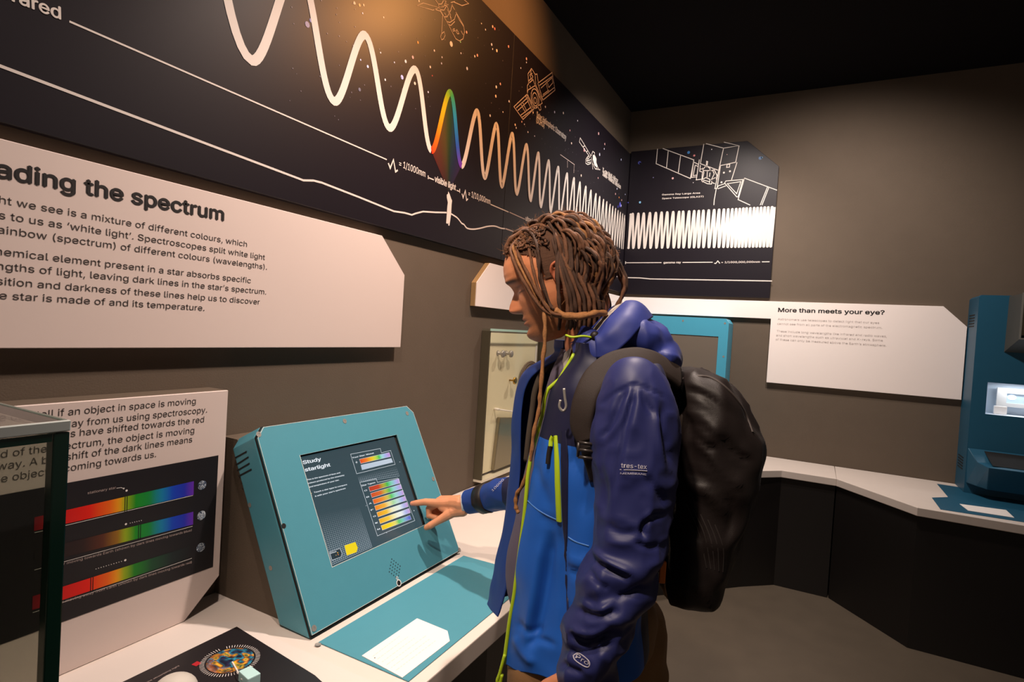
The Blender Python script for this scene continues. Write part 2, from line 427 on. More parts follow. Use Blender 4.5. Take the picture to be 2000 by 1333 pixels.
# satellite drawing at the top of the long panel
SA = [[(814, 11), (826, 6), (857, 15), (845, 20), (814, 11)], [(857, 15), (875, 9)], [(848, 18), (860, 22), (864, 30)], [(850, 0), (856, 8), (857, 15), (864, 28), (876, 49), (885, 67), (890, 76), (897, 80), (904, 76), (907, 62), (905, 50), (889, 22), (882, 9)],
      [(864, 30), (862, 66)], [(862, 66), (867, 62), (869, 69), (866, 76), (862, 78), (860, 72), (862, 66)], [(888, 20), (896, 38), (905, 52)], [(886, 4), (902, 11), (915, 7), (904, -2)], [(880, 5), (888, 3)],
      [(856, 8), (862, 8), (866, 1)], [(858, 15), (866, 13), (871, 2)], [(860, 19), (867, 20), (873, 9)], [(867, 33), (873, 33), (880, 20), (883, 8)], [(872, 42), (878, 44), (887, 38), (890, 28)], [(874, 47), (880, 50), (888, 42)], [(884, 58), (887, 56), (888, 60), (885, 61), (884, 58)], [(890, 61), (892, 58), (896, 66), (893, 66), (890, 61)], [(900, 60), (904, 68)], [(868, 25), (872, 33)], [(873, 18), (881, 36)], [(878, 30), (881, 40)], [(868, 0), (880, 30)]]
strokes(FA, SA, 0.0028, 0.001).build('satellite_drawing', M_LINE, panelA)
stA = [(881, 86, 0.011, '#f4e8f0'), (816, 83, 0.005, '#f0a040'), (848, 99), (899, 82, 0.004, '#90d0a0'), (945, 13, 0.006, '#e8b0a0'), (911, 63, 0.006), (940, 46, 0.003), (948, 58, 0.004), (962, 52, 0.006, '#f0c0b8'), (966, 56, 0.006, '#e08080'), (960, 87, 0.006), (970, 99, 0.007), (993, 91, 0.006, '#e8a0a0'), (962, 96, 0.004), (932, 108, 0.006, '#f0b0b0'), (927, 110, 0.005), (912, 134, 0.007), (900, 104, 0.004), (806, 112, 0.006), (792, 120, 0.006), (718, 130, 0.005), (743, 103, 0.003), (785, 151, 0.008, '#c0c8ff'), (810, 163, 0.006), (836, 180, 0.004), (840, 131, 0.005), (862, 124, 0.004), (977, 164, 0.006), (969, 170, 0.007), (968, 188, 0.007), (994, 198, 0.006), (957, 226, 0.006), (982, 219, 0.004), (704, 117, 0.003), (710, 10, 0.004, '#f0c0a0'), (600, 48, 0.009, '#8f86a8'), (607, 40, 0.006, '#7a80c0'), (752, 156, 0.004), (702, 175, 0.006, '#6a6a80'), (863, 112, 0.004), (770, 122, 0.003), (844, 148, 0.003, '#c05050'), (749, 34, 0.003), (692, 6, 0.005, '#e8c8b0'), (702, 10, 0.005, '#f0b070'), (708, 26, 0.003), (818, 2, 0.004)]
random.seed(3)
for k in range(70):
    stA.append((random.uniform(560, 990), random.uniform(0, 235), random.uniform(0.0012, 0.0024), '#6f6874'))
stA = [s for s in stA if FA.px(s[0], s[1])[1] < ztop-0.02 and FA.px(s[0], s[1])[0] < u_seam-0.01]
stars(FA, stA, 0.0009).build('stars', M_VC, panelA)['kind'] = 'stuff'
# --- corner panel prints
ln = MB(); ln.add(*stroke(FA, FA.pxs([(995, 415), (1025, 428.5)]), 0.0045, 0.001))
ln.add(*stroke(FA, FA.pxs([(1050, 439), (1190, 500), (1211, 508.7)]), 0.006, 0.001))
ln.add(*stroke(FA, sp([(987, 447), (1003, 453), (1012, 461), (1016, 463), (1040, 478), (1080, 496), (1120, 515), (1170, 531), (1210, 542)]), 0.0062, 0.001))
ln.add(*stroke(FA, FA.pxs([(1094, 302), (1122, 322)]), 0.004, 0.001)); ln.add(*stroke(FA, FA.pxs([(1108, 314), (1108, 328)]), 0.004, 0.001)); ln.add(*stroke(FA, FA.pxs([(1121, 322), (1120.5, 338)]), 0.004, 0.001))
ln.build('printed_lines', M_LINE, panelB)
captions(FA, [('Solar Heliospheric Observatory', (1047.5, 229), (1105, 274), 0.045, 0.02),
    ('(SOHO)', (1047, 239), (1062.5, 250), 0.045, 0.02),
    ('X-ray Multi-Mirror', (1176.5, 336), (1206.5, 357.5), 0.045, 0.03),
    ('XMM-Newton Mission', (1176.5, 343), (1212, 369.5), 0.045, 0.03),
    ('ultraviolet', (1026, 431), (1047.5, 439), 0.034, 0.03)], M_WHP, panelB)
q = lambda u, v: (990+u*0.1275, 120+v*0.1275)
SB = [[q(*z) for z in L] for L in [
    [(105, 695), (300, 510), (405, 735), (245, 890), (105, 695)], [(140, 715), (315, 555)], [(165, 755), (330, 600)], [(205, 830), (370, 700)], [(225, 862), (395, 735)], [(205, 640), (285, 790)], [(235, 620), (305, 770)], [(285, 530), (380, 750)],
    [(320, 440), (310, 500), (420, 725), (540, 640), (430, 370), (320, 440)], [(440, 360), (545, 600)], [(470, 330), (550, 590)], [(310, 500), (312, 370), (330, 340), (322, 190), (345, 155), (375, 110), (400, 150), (430, 200), (440, 360)], [(430, 200), (460, 195), (480, 330)], [(340, 330), (400, 280), (430, 370)], [(335, 300), (370, 260), (350, 210), (385, 180)], [(370, 130), (360, 190), (395, 230), (375, 290)], [(345, 370), (360, 400)],
    [(480, 330), (690, 170), (735, 440), (555, 590)], [(495, 370), (705, 220)], [(520, 410), (690, 250), (700, 330), (640, 400), (610, 300)], [(590, 290), (635, 490)], [(545, 540), (725, 400)], [(550, 510), (640, 440)], [(465, 680), (500, 750), (520, 740), (510, 660)]]]
m = strokes(FA, SB, 0.0045, 0.001)
for r in (0.012, 0.03, 0.045):
    m.add(*ring(FA, FA.px(*q(430, 570+(0.045-r)*900)), r, r+0.005, 0.001))
m.build('satellite_drawing', M_LINE, panelB)
q = lambda u, v: (1100+u*0.12, 240+v*0.12)
SC = [[q(*z) for z in L] for L in [[(275, 245), (450, 540), (430, 555), (260, 310), (275, 245)], [(320, 390), (350, 375)], [(380, 470), (405, 455)], [(450, 540), (480, 465), (510, 490), (505, 540)], [(440, 550), (400, 545), (365, 600), (365, 660), (400, 680), (450, 660)], [(400, 545), (385, 640)], [(430, 560), (375, 620)], [(450, 600), (380, 625)], [(450, 640), (390, 650)], [(455, 560), (470, 650), (520, 750), (600, 765)], [(470, 650), (480, 760)], [(560, 720), (580, 765)], [(540, 730), (560, 765)]]]
m = strokes(FA, SC, 0.005, 0.001)
m.add(*poly(FA, FA.pxs([q(*z) for z in [(480, 520), (515, 530), (540, 590), (535, 640), (560, 710), (545, 730), (505, 690), (480, 600)]]), 0.0011))
m.build('satellite_drawing', M_WHP, panelB)
stB = [(1028, 115, 0.007), (1028, 122, 0.004), (1017, 133, 0.004), (1115, 187, 0.007), (1083, 250-31, 0.007), (1100, 221, 0.007), (1065, 209, 0.006), (1041, 220, 0.006), (1113, 255, 0.006, '#e8a0a0'), (1128, 236, 0.005), (1116, 280, 0.007), (1169, 261, 0.01), (1181, 281.5, 0.008), (1180, 291, 0.006), (1171, 302, 0.01), (1213, 312, 0.008), (1141, 293, 0.012, '#e09aa0'), (1006, 244, 0.006), (1008, 250, 0.005), (1135, 343, 0.008), (1168, 348, 0.006), (1205, 369, 0.008), (1202, 379, 0.008), (1209, 386, 0.007, '#f09050'), (1214, 391, 0.007), (1221, 380, 0.006), (1211, 400, 0.02, '#5a5ad0'), (1213, 402, 0.010, '#c8c8ff'), (1207, 404, 0.011, '#4040a0'), (1031, 258, 0.005), (1019, 238, 0.005), (1044, 266, 0.004), (1024, 243, 0.004)]
for k in range(45):
    x = random.uniform(1010, 1215); stB.append((x, random.uniform(0.9*(x-940)+95, 0.9*(x-940)+170), random.uniform(0.0015, 0.003), '#6f6874'))
stB = [s for s in stB if u_seam+0.01 < FA.px(s[0], s[1])[0] < u_end-0.06 and FA.px(s[0], s[1])[1] < ztop-0.02]
stars(FA, stB, 0.0008).build('stars', M_VC, panelB)['kind'] = 'stuff'
# --- panel on the back wall
zt, zb = FB.px(1345, 286)[1], FB.px(1380, 579)[1]
xr = 0.5*(FB.px(1520.6, 325)[0]+FB.px(1504, 580)[0]); xc = FB.px(1460, 274)[0]; zc = FB.px(1520.6, 325)[1]; xl = XL+0.029
panelC = thing('exhibit_banner', "black panel with solid white wave band and boxy line-drawn space telescope, back wall", 'display panel', (-0.7, YB, zb))
mk('board', *bev(prism(WB, [(xl, zb), (xr, zb), (xr, zc), (xc, zt), (xl, zt)], 0.002, 0.025), 0.0015, 1), M_BLK, panelC)
pk = [(1180+.2*x, 220+.2*y+4) for x, y in [(228, 977), (280, 970), (335, 968), (388, 966), (448, 962), (506, 960), (562, 957), (617, 955), (675, 952), (733, 950), (772, 948), (830, 946), (880, 943), (925, 942), (970, 939), (1022, 936), (1075, 933), (1123, 930), (1170, 928), (1212, 926), (1252, 925), (1290, 923), (1325, 922), (1360, 918), (1392, 916), (1428, 915), (1465, 913), (1498, 912), (1533, 910), (1568, 908), (1603, 907), (1640, 905), (1668, 904)]]
pku = FB.pxs(pk); v0, v1 = FB.px(1226, 485)[1], FB.px(1500, 482)[1]
ex = [(xl+0.004, v0)]
for a, b in zip(pku[:-1], pku[1:]):
    u = (a[0]+b[0])/2; ex += [a, (u, v0+(v1-v0)*(u-pku[0][0])/(pku[-1][0]-pku[0][0]))]
ex.append(pku[-1])
pw = [(min(max(u, xl+0.03), xr-0.01), v) for u, v in wave_pts(ex, 12)]
mk('white_wave', *wave_mesh(FB, pw, 0.0165, 0.0012), M_WHP, panelC)
q = lambda u, v: (1260+u*0.135, 270+v*0.135)
SD = [[q(*z) for z in L] for L in [[(180, 155), (160, 370), (655, 585), (705, 315), (255, 150)], [(335, 185), (310, 430)], [(515, 245), (480, 500)], [(705, 340), (670, 570), (745, 560)], [(710, 350), (770, 380)], [(725, 390), (695, 545), (745, 535)], [(725, 390), (765, 410)],
      [(785, 310), (740, 605), (815, 595)], [(850, 85), (800, 370), (1055, 465)], [(880, 80), (1135, 145), (1080, 400), (1010, 730), (1040, 725), (1090, 405)], [(1135, 145), (1360, 110), (1140, 58)], [(1360, 110), (1310, 350), (1080, 400)], [(1330, 350), (1250, 605)], [(1185, 385), (1225, 380), (1220, 420), (1180, 425), (1185, 385)],
      [(885, 420), (890, 335), (905, 340), (895, 420)], [(800, 390), (790, 480), (830, 490), (820, 620), (900, 660), (960, 665), (965, 620)], [(830, 430), (850, 500), (830, 600), (880, 570), (940, 600), (930, 650)], [(850, 470), (980, 470), (1000, 520), (960, 600), (1020, 570)], [(900, 480), (895, 590)], [(940, 500), (930, 560)], [(910, 420), (940, 440), (935, 470), (1000, 460), (1040, 540), (1030, 600)], [(800, 450), (850, 440), (870, 410)], [(960, 640), (1010, 660)], [(830, 640), (850, 610), (930, 630)],
      [(1030, 730), (1000, 900), (995, 970)], [(1045, 720), (1060, 690), (1150, 660)], [(1050, 735), (1170, 690)], [(1150, 650), (1170, 620), (1415, 600), (1345, 850), (1325, 850), (1150, 650)], [(1190, 660), (1385, 630), (1325, 805), (1190, 660)], [(1435, 585), (1345, 890), (1520, 970)], [(1425, 600), (1440, 580), (1910, 755)], [(1770, 710), (1665, 970)], [(1790, 715), (1690, 970)]]]
m = strokes(FB, SD, 0.0055, 0.001); 
for z in [(1140, 500), (1228, 480), (1105, 640)]: m.add(*disc(FB, FB.px(*q(*z)), 0.007, 0.001, 10))
m.build('satellite_drawing', M_WHP, panelC)
captions(FB, [('Gamma Ray Large Area', (1293, 382), (1367, 378.5), 0.016, 0.02),
    ('Space Telescope (GLAST)', (1293, 389.5), (1374, 385.5), 0.016, 0.02),
    ('gamma ray', (1296, 515), (1330, 514.5), 0.020, 0.03),
    ('= 1/1000,000,000mm', (1409, 514.5), (1484, 513.5), 0.019, 0.015)], M_WHP, panelC)
ln = MB()
ln.add(*stroke(FB, FB.pxs([(1223, 513.6), (1292, 513.3)]), 0.006, 0.001)); ln.add(*stroke(FB, FB.pxs([(1333, 513), (1392, 512.6)]), 0.006, 0.001)); ln.add(*stroke(FB, FB.pxs([(1488, 511.8), (1503, 511.6)]), 0.006, 0.001))
ln.add(*stroke(FB, FB.pxs([(1222, 511), (1221.8, 516)]), 0.006, 0.001)); ln.add(*stroke(FB, FB.pxs([(1395, 514.5), (1398, 515), (1402, 510), (1406, 515)]), 0.006, 0.001))
ln.add(*stroke(FB, FB.pxs([(1220, 542.5), (1250, 543.2), (1270, 545.2), (1400, 547.4), (1508, 549.2)]), 0.0075, 0.001))
ln.build('printed_lines', M_WHP, panelC)
stC = [(1345, 298, 0.011, '#3f7fc0'), (1356, 304, 0.008, '#d08080'), (1249, 318, 0.013, '#4a50a0'), (1250, 319, 0.006, '#b0b8ff'), (1314, 348.5, 0.008, '#e0b0b0'), (1250, 395.5, 0.009, '#80b8e0'), (1485, 309, 0.012, '#35608f'), (1488, 308, 0.006, '#60a0d0'), (1390, 292, 0.004), (1276, 347, 0.004, '#8080b0'), (1420, 302, 0.003), (1227, 396, 0.005, '#5050b0'), (1354, 357, 0.003)]
stars(FB, stC, 0.0008).build('stars', M_VC, panelC)['kind'] = 'stuff'

# ------------------------------------------------------------------ white text board on the left wall
FS = WL.lift(0.03)
zs0, zs1 = FS.px(400, 680)[1], 0.5*(FS.px(0, 271)[1]+FS.px(745, 460)[1])
ux = 0.5*(FS.px(791, 537.6)[0]+FS.px(782, 679)[0]); uc = FS.px(747, 460.5)[0]; zc = FS.px(791, 537.6)[1]; ul = FS.px(0, 500)[0]-0.55
sign = thing('text_board', "large white board headed 'Reading the spectrum' on the wall above the sloped touch screen", 'sign', (XL, 1.3, zs0))
mk('board', *bev(prism(WL, [(ul, zs0), (ux, zs0), (ux, zc), (uc, zs1), (ul, zs1)], 0.002, 0.03), 0.0015, 1), M_SIGN, sign)
t = MB(); t.add(*text(FS, 'Reading the spectrum', FS.px(165, 379), FS.px(436, 431.5), 0.047, 0.0008, 0.028, 5, 'the spectrum')); t.build('heading', M_INK, sign)
t = MB()
for body, tail, a, b in [
    ('The light we see is a mixture of different colours, which', 'we see is a mixture of different colours, which', (32, 403), (482, 482.6)),
    ("comes to us as \u2018white light\u2019. Spectroscopes split white light", "to us as \u2018white light\u2019. Spectroscopes split white light", (20, 430.5), (517, 508)),
    ('into a rainbow (spectrum) of different colours (wavelengths).', '(spectrum) of different colours (wavelengths).', (103, 470), (521, 527)),
    ('Each chemical element present in a star absorbs specific', 'element present in a star absorbs specific', (103, 510), (489.5, 553.5)),
    ("wavelengths of light, leaving dark lines in the star\u2019s spectrum.", "of light, leaving dark lines in the star\u2019s spectrum.", (77, 534), (519.5, 575.5)),
    ('The position and darkness of these lines help us to discover', 'and darkness of these lines help us to discover', (73, 562), (507, 595)),
    ('what the star is made of and its temperature.', 'star is made of and its temperature.', (24, 585.5), (399, 607.5))]:
    if body.startswith('Each'): t.build('body_text', M_INK2, sign); t = MB()
    t.add(*text(FS, body, FS.px(*a), FS.px(*b), 0.0205, 0.0008, 0.0, 3, tail))
t.build('body_text', M_INK2, sign)

# ------------------------------------------------------------------ white title boards around the far corner
FT = WL.lift(0.03)
z0 = FT.px(930, 598)[1]; z1 = FT.px(957, 514)[1]; ua = FT.px(931, 552)[0]
capb = thing('title_board', "small white board with tan edge and cut corner, behind the visitor's face", 'sign', (XL, 3.2, z0))
mk('board', *prism(WL, [(ua, z0), (YB-0.004, z0), (YB-0.004, z1), (FT.px(957, 514)[0], z1), (ua, FT.px(931, 552)[1])], 0.002, 0.026), M_MDF, capb)
mk('white_face', *prism(WL, [(ua+0.003, z0), (YB-0.004, z0), (YB-0.004, z1), (FT.px(957, 514)[0]+0.003, z1), (ua+0.003, FT.px(931, 552)[1])], 0.026, 0.03), mat('bright_sign_white', '#f6ebe6', 0.5), capb)
FU = WB.lift(0.03)
zt = 0.5*(FU.px(1240, 581)[1]+FU.px(1843, 598.6)[1]); zm = FU.px(1506, 623)[1]; zbm = 0.5*(FU.px(1496.5, 747)[1]+FU.px(1877, 781.6)[1])
xa = 0.5*(FU.px(1506, 623)[0]+FU.px(1496.5, 747)[0]); xb = 0.5*(FU.px(1889.6, 639)[0]+FU.px(1877, 781.6)[0])
tb = thing('title_board', "white board headed 'More than meets your eye?' with a long strip, back wall", 'sign', (0.3, YB, zbm))
mk('board', *bev(prism(WB, [(XL+0.036, zm), (xa, zm), (xa, zbm), (xb, zbm), (xb, FU.px(1889.6, 639)[1]), (FU.px(1843, 598.6)[0], zt), (XL+0.036, zt)], 0.002, 0.03), 0.001, 1), mat('bright_sign_white', '#f6ebe6', 0.5), tb)
t = MB(); t.add(*text(FU, 'More than meets your eye?', FU.px(1520, 609.5), FU.px(1727, 615), 0.040, 0.001, 0.022, 4)); t.build('heading', M_INK, tb)
t = MB()
for body, a, b in [('Astronomers use telescopes to detect light that our eyes', (1519, 625.5), (1717, 633)), ('cannot see from all parts of the electromagnetic spectrum.', (1518, 634.5), (1723, 642.5)),
                   ('These include long wavelengths like infrared and radio waves,', (1517, 649), (1732, 659.5)), ('and short wavelengths such as ultraviolet and X-rays. Some', (1516, 657), (1724, 667.5)), ('of these can only be measured above the Earth\u2019s atmosphere.', (1515, 665), (1731, 677.5))]:
    if body.startswith('These'): t.build('body_text', M_GREYINK, tb); t = MB()
    t.add(*text(FU, body, FU.px(*a), FU.px(*b), 0.020, 0.001, 0.0, 2))
t.build('body_text', M_GREYINK, tb)

# ------------------------------------------------------------------ counters
def poly_slab(name, xy, z0, z1, m, parent, bw=0.003, seg=2):
    P = Plane((0, 0, 0), (1, 0, 0), (0, 1, 0))
    return mk(name, *(bev(prism(P, xy, z0, z1), bw, seg) if bw else prism(P, xy, z0, z1)), m, parent)
XF = -0.695
ctl = thing('display_counter', 'long white-topped counter along the left wall, carrying the sloped touch screen unit', 'counter', (-1.0, 1.2, 0))
poly_slab('worktop', [(XL+0.002, -0.9), (XF, -0.9), (XF, 1.60), (-0.86, 2.1), (-0.86, 2.9), (-0.80, 3.19), (XL+0.002, 3.19)], HL-0.055, HL, M_TOP, ctl)
poly_slab('plinth', [(XL+0.002, -0.9), (XF-0.16, -0.9), (XF-0.16, 1.57), (-1.0, 2.05), (-1.0, 2.9), (-0.95, 3.15), (XL+0.002, 3.15)], 0.001, HL-0.057, M_PLINTH, ctl, 0)
hb = lambda x, y: tuple(hit(x, y, 2, HB)[:2])
p1, p2, p3 = hb(1465, 920.5), hb(1527, 919.5), hb(1634, 936)
p4, p5 = hb(1792, 992), hb(2000, 1027)
ctb = thing('display_counter', 'white-topped counter below the back wall, left of the joint near the title board', 'counter', (-0.4, 4.1, 0))
yj = YB-0.002
poly_slab('worktop', [(XL+0.002, 3.2), (-0.80, 3.2), p1, p2, p3, (p3[0]-0.002, yj), (XL+0.002, yj)], HB-0.045, HB, M_TOP, ctb)
fl = lambda x, y: tuple(hit(x, y, 2, 0)[:2])
q1, q2 = fl(1426, 1134), fl(1581, 1175)
poly_slab('plinth', [(XL+0.002, 3.21), (-0.95, 3.21), (p1[0]-0.01, p1[1]+0.02), (p2[0], p2[1]+0.014), (p3[0]-0.004, p3[1]+0.014), (p3[0]-0.004, yj), (XL+0.002, yj)], 0.001, HB-0.047, M_PLINTH, ctb, 0)
ctr = thing('display_counter', 'white-topped counter swelling out under the tall teal unit at the back wall', 'counter', (0.8, 4.0, 0))
poly_slab('worktop', [(p3[0]+0.001, yj), p3, p4, p5, (2.3, p5[1]-0.02), (2.3, yj)], HB-0.045, HB, M_TOP, ctr)
q3 = fl(1721, 1269)
poly_slab('plinth', [(p3[0]+0.004, yj), (p3[0]+0.004, p3[1]+0.014), (p4[0]+0.004, p4[1]+0.014), (p5[0], p5[1]+0.014), (2.28, p5[1]-0.004), (2.28, yj)], 0.001, HB-0.047, M_PLINTH, ctr, 0)

# ------------------------------------------------------------------ sloped touch screen unit
yk0, yk1 = hit(605, 1252, 2, HL)[1], hit(900, 1083, 2, HL)[1]
xk0 = 0.5*(hit(605, 1252, 2, HL)[0]+hit(900, 1083, 2, HL)[0])
tA, tB = hit(510, 836, 1, yk0), hit(788, 797, 1, yk1)
top = (tA+tB)/2
KV = unit(np.array([top[0]-xk0, 0, top[2]-HL])); KP = Plane((xk0, yk0, HL+0.0055), (0, 1, 0), KV)
kw = yk1-yk0; kh = float(np.dot([top[0]-xk0, 0, top[2]-HL], KV)); ch = 0.026
kiosk = thing('touch_screen_unit', "sloped teal touch screen unit showing 'Study starlight', standing on the left counter", 'display unit', (xk0-0.1, (yk0+yk1)/2, HL))
dp = 0.098
# front outline and the same outline pushed back square to the face, cut level at the counter
uvf = [(0, 0), (kw, 0), (kw, kh-ch), (kw-ch, kh), (ch, kh), (0, kh-ch)]
ex_v = dp*abs(KP.n[2])/KV[2]
V = [KP.at(u, v, -0.006) for u, v in uvf]+[KP.at(u, v if v > 0 else ex_v, -dp) for u, v in uvf]
F = [[0, 1, 2, 3, 4, 5], [11, 10, 9, 8, 7, 6]]+[[i, 6+i, 6+(i+1) % 6, (i+1) % 6] for i in range(6)]
mk('housing', *bev((V, F), 0.004, 2), M_TEAL, kiosk)
g = 0.0035
uvp = [(g, 0.006), (kw-g, 0.006), (kw-g, kh-ch-g), (kw-ch-g*0.6, kh-g), (ch+g*0.6, kh-g), (g, kh-ch-g)]
# plate with the opening for the screen
so = KP.pxs([(583, 889), (774, 851.5), (832, 1028), (647, 1103.8)])
sx0, sx1 = 0.5*(so[0][0]+so[3][0]), 0.5*(so[1][0]+so[2][0]); sy0, sy1 = 0.5*(so[2][1]+so[3][1]), 0.5*(so[0][1]+so[1][1])
def framed(P, outer, inner, t0, t1):
    """plate with a rectangular hole, outer and inner loops run alike"""
    V = []; F = []
    no, ni = len(outer), len(inner)
    bm = bmesh.new()
    vo = [bm.verts.new(P.at(u, v, t1)) for u, v in outer]; vi = [bm.verts.new(P.at(u, v, t1)) for u, v in inner]
    es = [bm.edges.new((vo[i], vo[(i+1) % no])) for i in range(no)]+[bm.edges.new((vi[i], vi[(i+1) % ni])) for i in range(ni)]
    bmesh.ops.triangle_fill(bm, use_beauty=True, use_dissolve=False, edges=es, normal=Vector(P.n))
    fs = bm.faces[:]
    r = bmesh.ops.extrude_face_region(bm, geom=fs)
    vs = [x for x in r['geom'] if isinstance(x, bmesh.types.BMVert)]
    bmesh.ops.translate(bm, verts=vs, vec=Vector(P.n*(t0-t1)))
    bmesh.ops.recalc_face_normals(bm, faces=bm.faces[:])
    bm.verts.index_update()
    R = [tuple(v.co) for v in bm.verts], [[v.index for v in f.verts] for f in bm.faces]
    bm.free(); return R
hole = [(sx0, sy0), (sx1, sy0), (sx1, sy1), (sx0, sy1)]
mk('seal', *framed(KP, [(0.001, 0.002), (kw-0.001, 0.002), (kw-0.001, kh-ch), (kw-ch, kh-0.001), (ch, kh-0.001), (0.001, kh-ch)], [(sx0-0.005, sy0-0.005), (sx1+0.005, sy0-0.005), (sx1+0.005, sy1+0.005), (sx0-0.005, sy1+0.005)], -0.0055, -0.0012), M_DARK, kiosk)
mk('front_plate', *framed(KP, uvp, hole, -0.001, 0.003), M_TEAL, kiosk)
mk('plate_edge', *framed(KP.lift(0), [(u, v) for u, v in uvp], [(u+(0.0011 if u < kw/2 else -0.0011), v+(0.0011 if v < kh/2 else -0.0011)) for u, v in uvp], 0.0028, 0.0033), mat('pale_edge', '#d3dcd8', 0.4), kiosk)
mk('cutout_edge_glint', *framed(KP, [(sx0-0.0014, sy0-0.0014), (sx1+0.0004, sy0-0.0014), (sx1+0.0004, sy1+0.0003), (sx0-0.0014, sy1+0.0003)], hole, 0.0028, 0.0034), mat('pale_edge', '#d3dcd8'), kiosk)  # pale strip paints the light caught by the cut edge, left and bottom
scr = mk('screen_bezel', *prism(KP, [(sx0-0.004, sy0-0.004), (sx1+0.004, sy0-0.004), (sx1+0.004, sy1+0.004), (sx0-0.004, sy1+0.004)], -0.0052, -0.0045), M_DARK, kiosk)
SP = KP.lift(-0.0042)
bez_r = SP.px(824, 1031)[0]; bez_r = sx1-0.0085; bez_t = sy1-0.004
def vq(P, pts, off, c):
    V, F = poly(P, pts, off); return V, F, [c if isinstance(c, tuple) else rgb(c)]*len(V)
sm = MB()
nn = 12
for i in range(nn):
    a, b = sy0+(bez_t-sy0)*i/nn, sy0+(bez_t-sy0)*(i+1)/nn
    c0 = tuple(x*(1+0.25*(1-i/nn)) for x in rgb('#2f444c'))
    sm.add(*vq(SP, [(sx0, a), (bez_r, a), (bez_r, b), (sx0, b)], 0, c0))
WH = '#e6edf4'
def srect(px4, off, c, closed=True, w=None):
    q = SP.pxs(px4)
    if w: V, F = stroke(SP, q+[q[0]] if closed else q, w, off, closed); sm.add(V, F, [rgb(c)]*len(V))
    else: sm.add(*vq(SP, q, off, c))
sc = lambda u, v: (570+u*0.21, 840+v*0.21)
# grids of the backdrop
def sgrid(A_, B_, C_, D_, nu, nv, fade):
    a, b, c, d = [np.array(SP.px(*sc(*z))) for z in (A_, B_, C_, D_)]          # tl, tr, br, bl
    for i in range(nu+1):
        t = i/nu; p, q = a+(b-a)*t, d+(c-d)*t
        for k in range(8):
            s0, s1 = k/8, (k+1)/8; V, F = stroke(SP, [tuple(p+(q-p)*s0), tuple(p+(q-p)*s1)], 0.0007, 0.0002)
            f0 = fade(s0); f1 = fade(s1); bg, fg = np.array(rgb('#2f444c')), np.array(rgb('#bccad6'))
            sm.add(V, F, [tuple(bg+(fg-bg)*f0)]*2+[tuple(bg+(fg-bg)*f1)]*2)
    for j in range(nv+1):
        s = j/nv; p, q = a+(d-a)*s, b+(c-b)*s; V, F = stroke(SP, [tuple(p), tuple(q)], 0.0007, 0.00025)
        f = fade(s); bg, fg = np.array(rgb('#2f444c')), np.array(rgb('#bccad6')); sm.add(V, F, [tuple(bg+(fg-bg)*f)]*4)
sgrid((240, 790), (622, 715), (745, 1090), (378, 1255), 22, 27, lambda s: min(1, 0.05+s*1.1)*0.85)
sgrid((615, 440), (970, 350), (998, 430), (632, 490), 22, 4, lambda s: 0.15+s*0.7)
SPEC = [(0, '#e04818'), (0.2, '#f07820'), (0.4, '#f0c828'), (0.52, '#b8d850'), (0.62, '#40c050'), (0.72, '#a0d8d8'), (0.84, '#a8b0e8'), (1, '#c890d8')]
def bar(tl, tr, br, bl, st, off=0.0004, outline=True, n=24):
    a, b, c, d = [np.array(SP.px(*sc(*z))) for z in (tl, tr, br, bl)]
    V = []; F = []; C = []
    for i in range(n+1):
        t = i/n; V += [SP.at(*(a+(b-a)*t), off), SP.at(*(d+(c-d)*t), off)]; C += [ramp(st, t)]*2
        if i < n: F.append([2*i, 2*i+2, 2*i+3, 2*i+1])
    sm.add(V, F, C)
    if outline:
        V, F = stroke(SP, [tuple(a), tuple(b), tuple(c), tuple(d), tuple(a)], 0.0007, off+0.0001, True); sm.add(V, F, [rgb('#dfe6ee')]*len(V))
# 'your star' box and the star type box
srect([sc(*z) for z in [(545, 228), (822, 175), (832, 215), (918, 193), (960, 322), (602, 410)]], 0.0005, WH, True, 0.0010)
bar((627, 275), (905, 212), (918, 250), (640, 315), SPEC)
bar((640, 328), (925, 265), (940, 303), (652, 375), [(0, '#b9c6d6'), (1, '#c4d0de')], outline=False)
srect([sc(*z) for z in [(632, 490), (783, 455), (795, 490), (985, 450), (1143, 845), (795, 988)]], 0.0005, WH, True, 0.0010)
rows = [((713, 533), (995, 455), (1005, 497), (725, 575)), ((732, 592), (1012, 508), (1024, 548), (744, 632)), ((750, 650), (1032, 562), (1043, 603), (763, 692)), ((768, 710), (1050, 618), (1063, 658), (781, 752)), ((788, 770), (1070, 675), (1082, 715), (801, 812)), ((808, 832), (1090, 732), (1102, 772), (821, 875)), ((828, 893), (1097, 797), (1110, 832), (841, 935))]
lef = ['#b83a20', '#d04c22', '#e86020', '#f08420', '#f09a1c', '#f0aa18', '#f4c010']
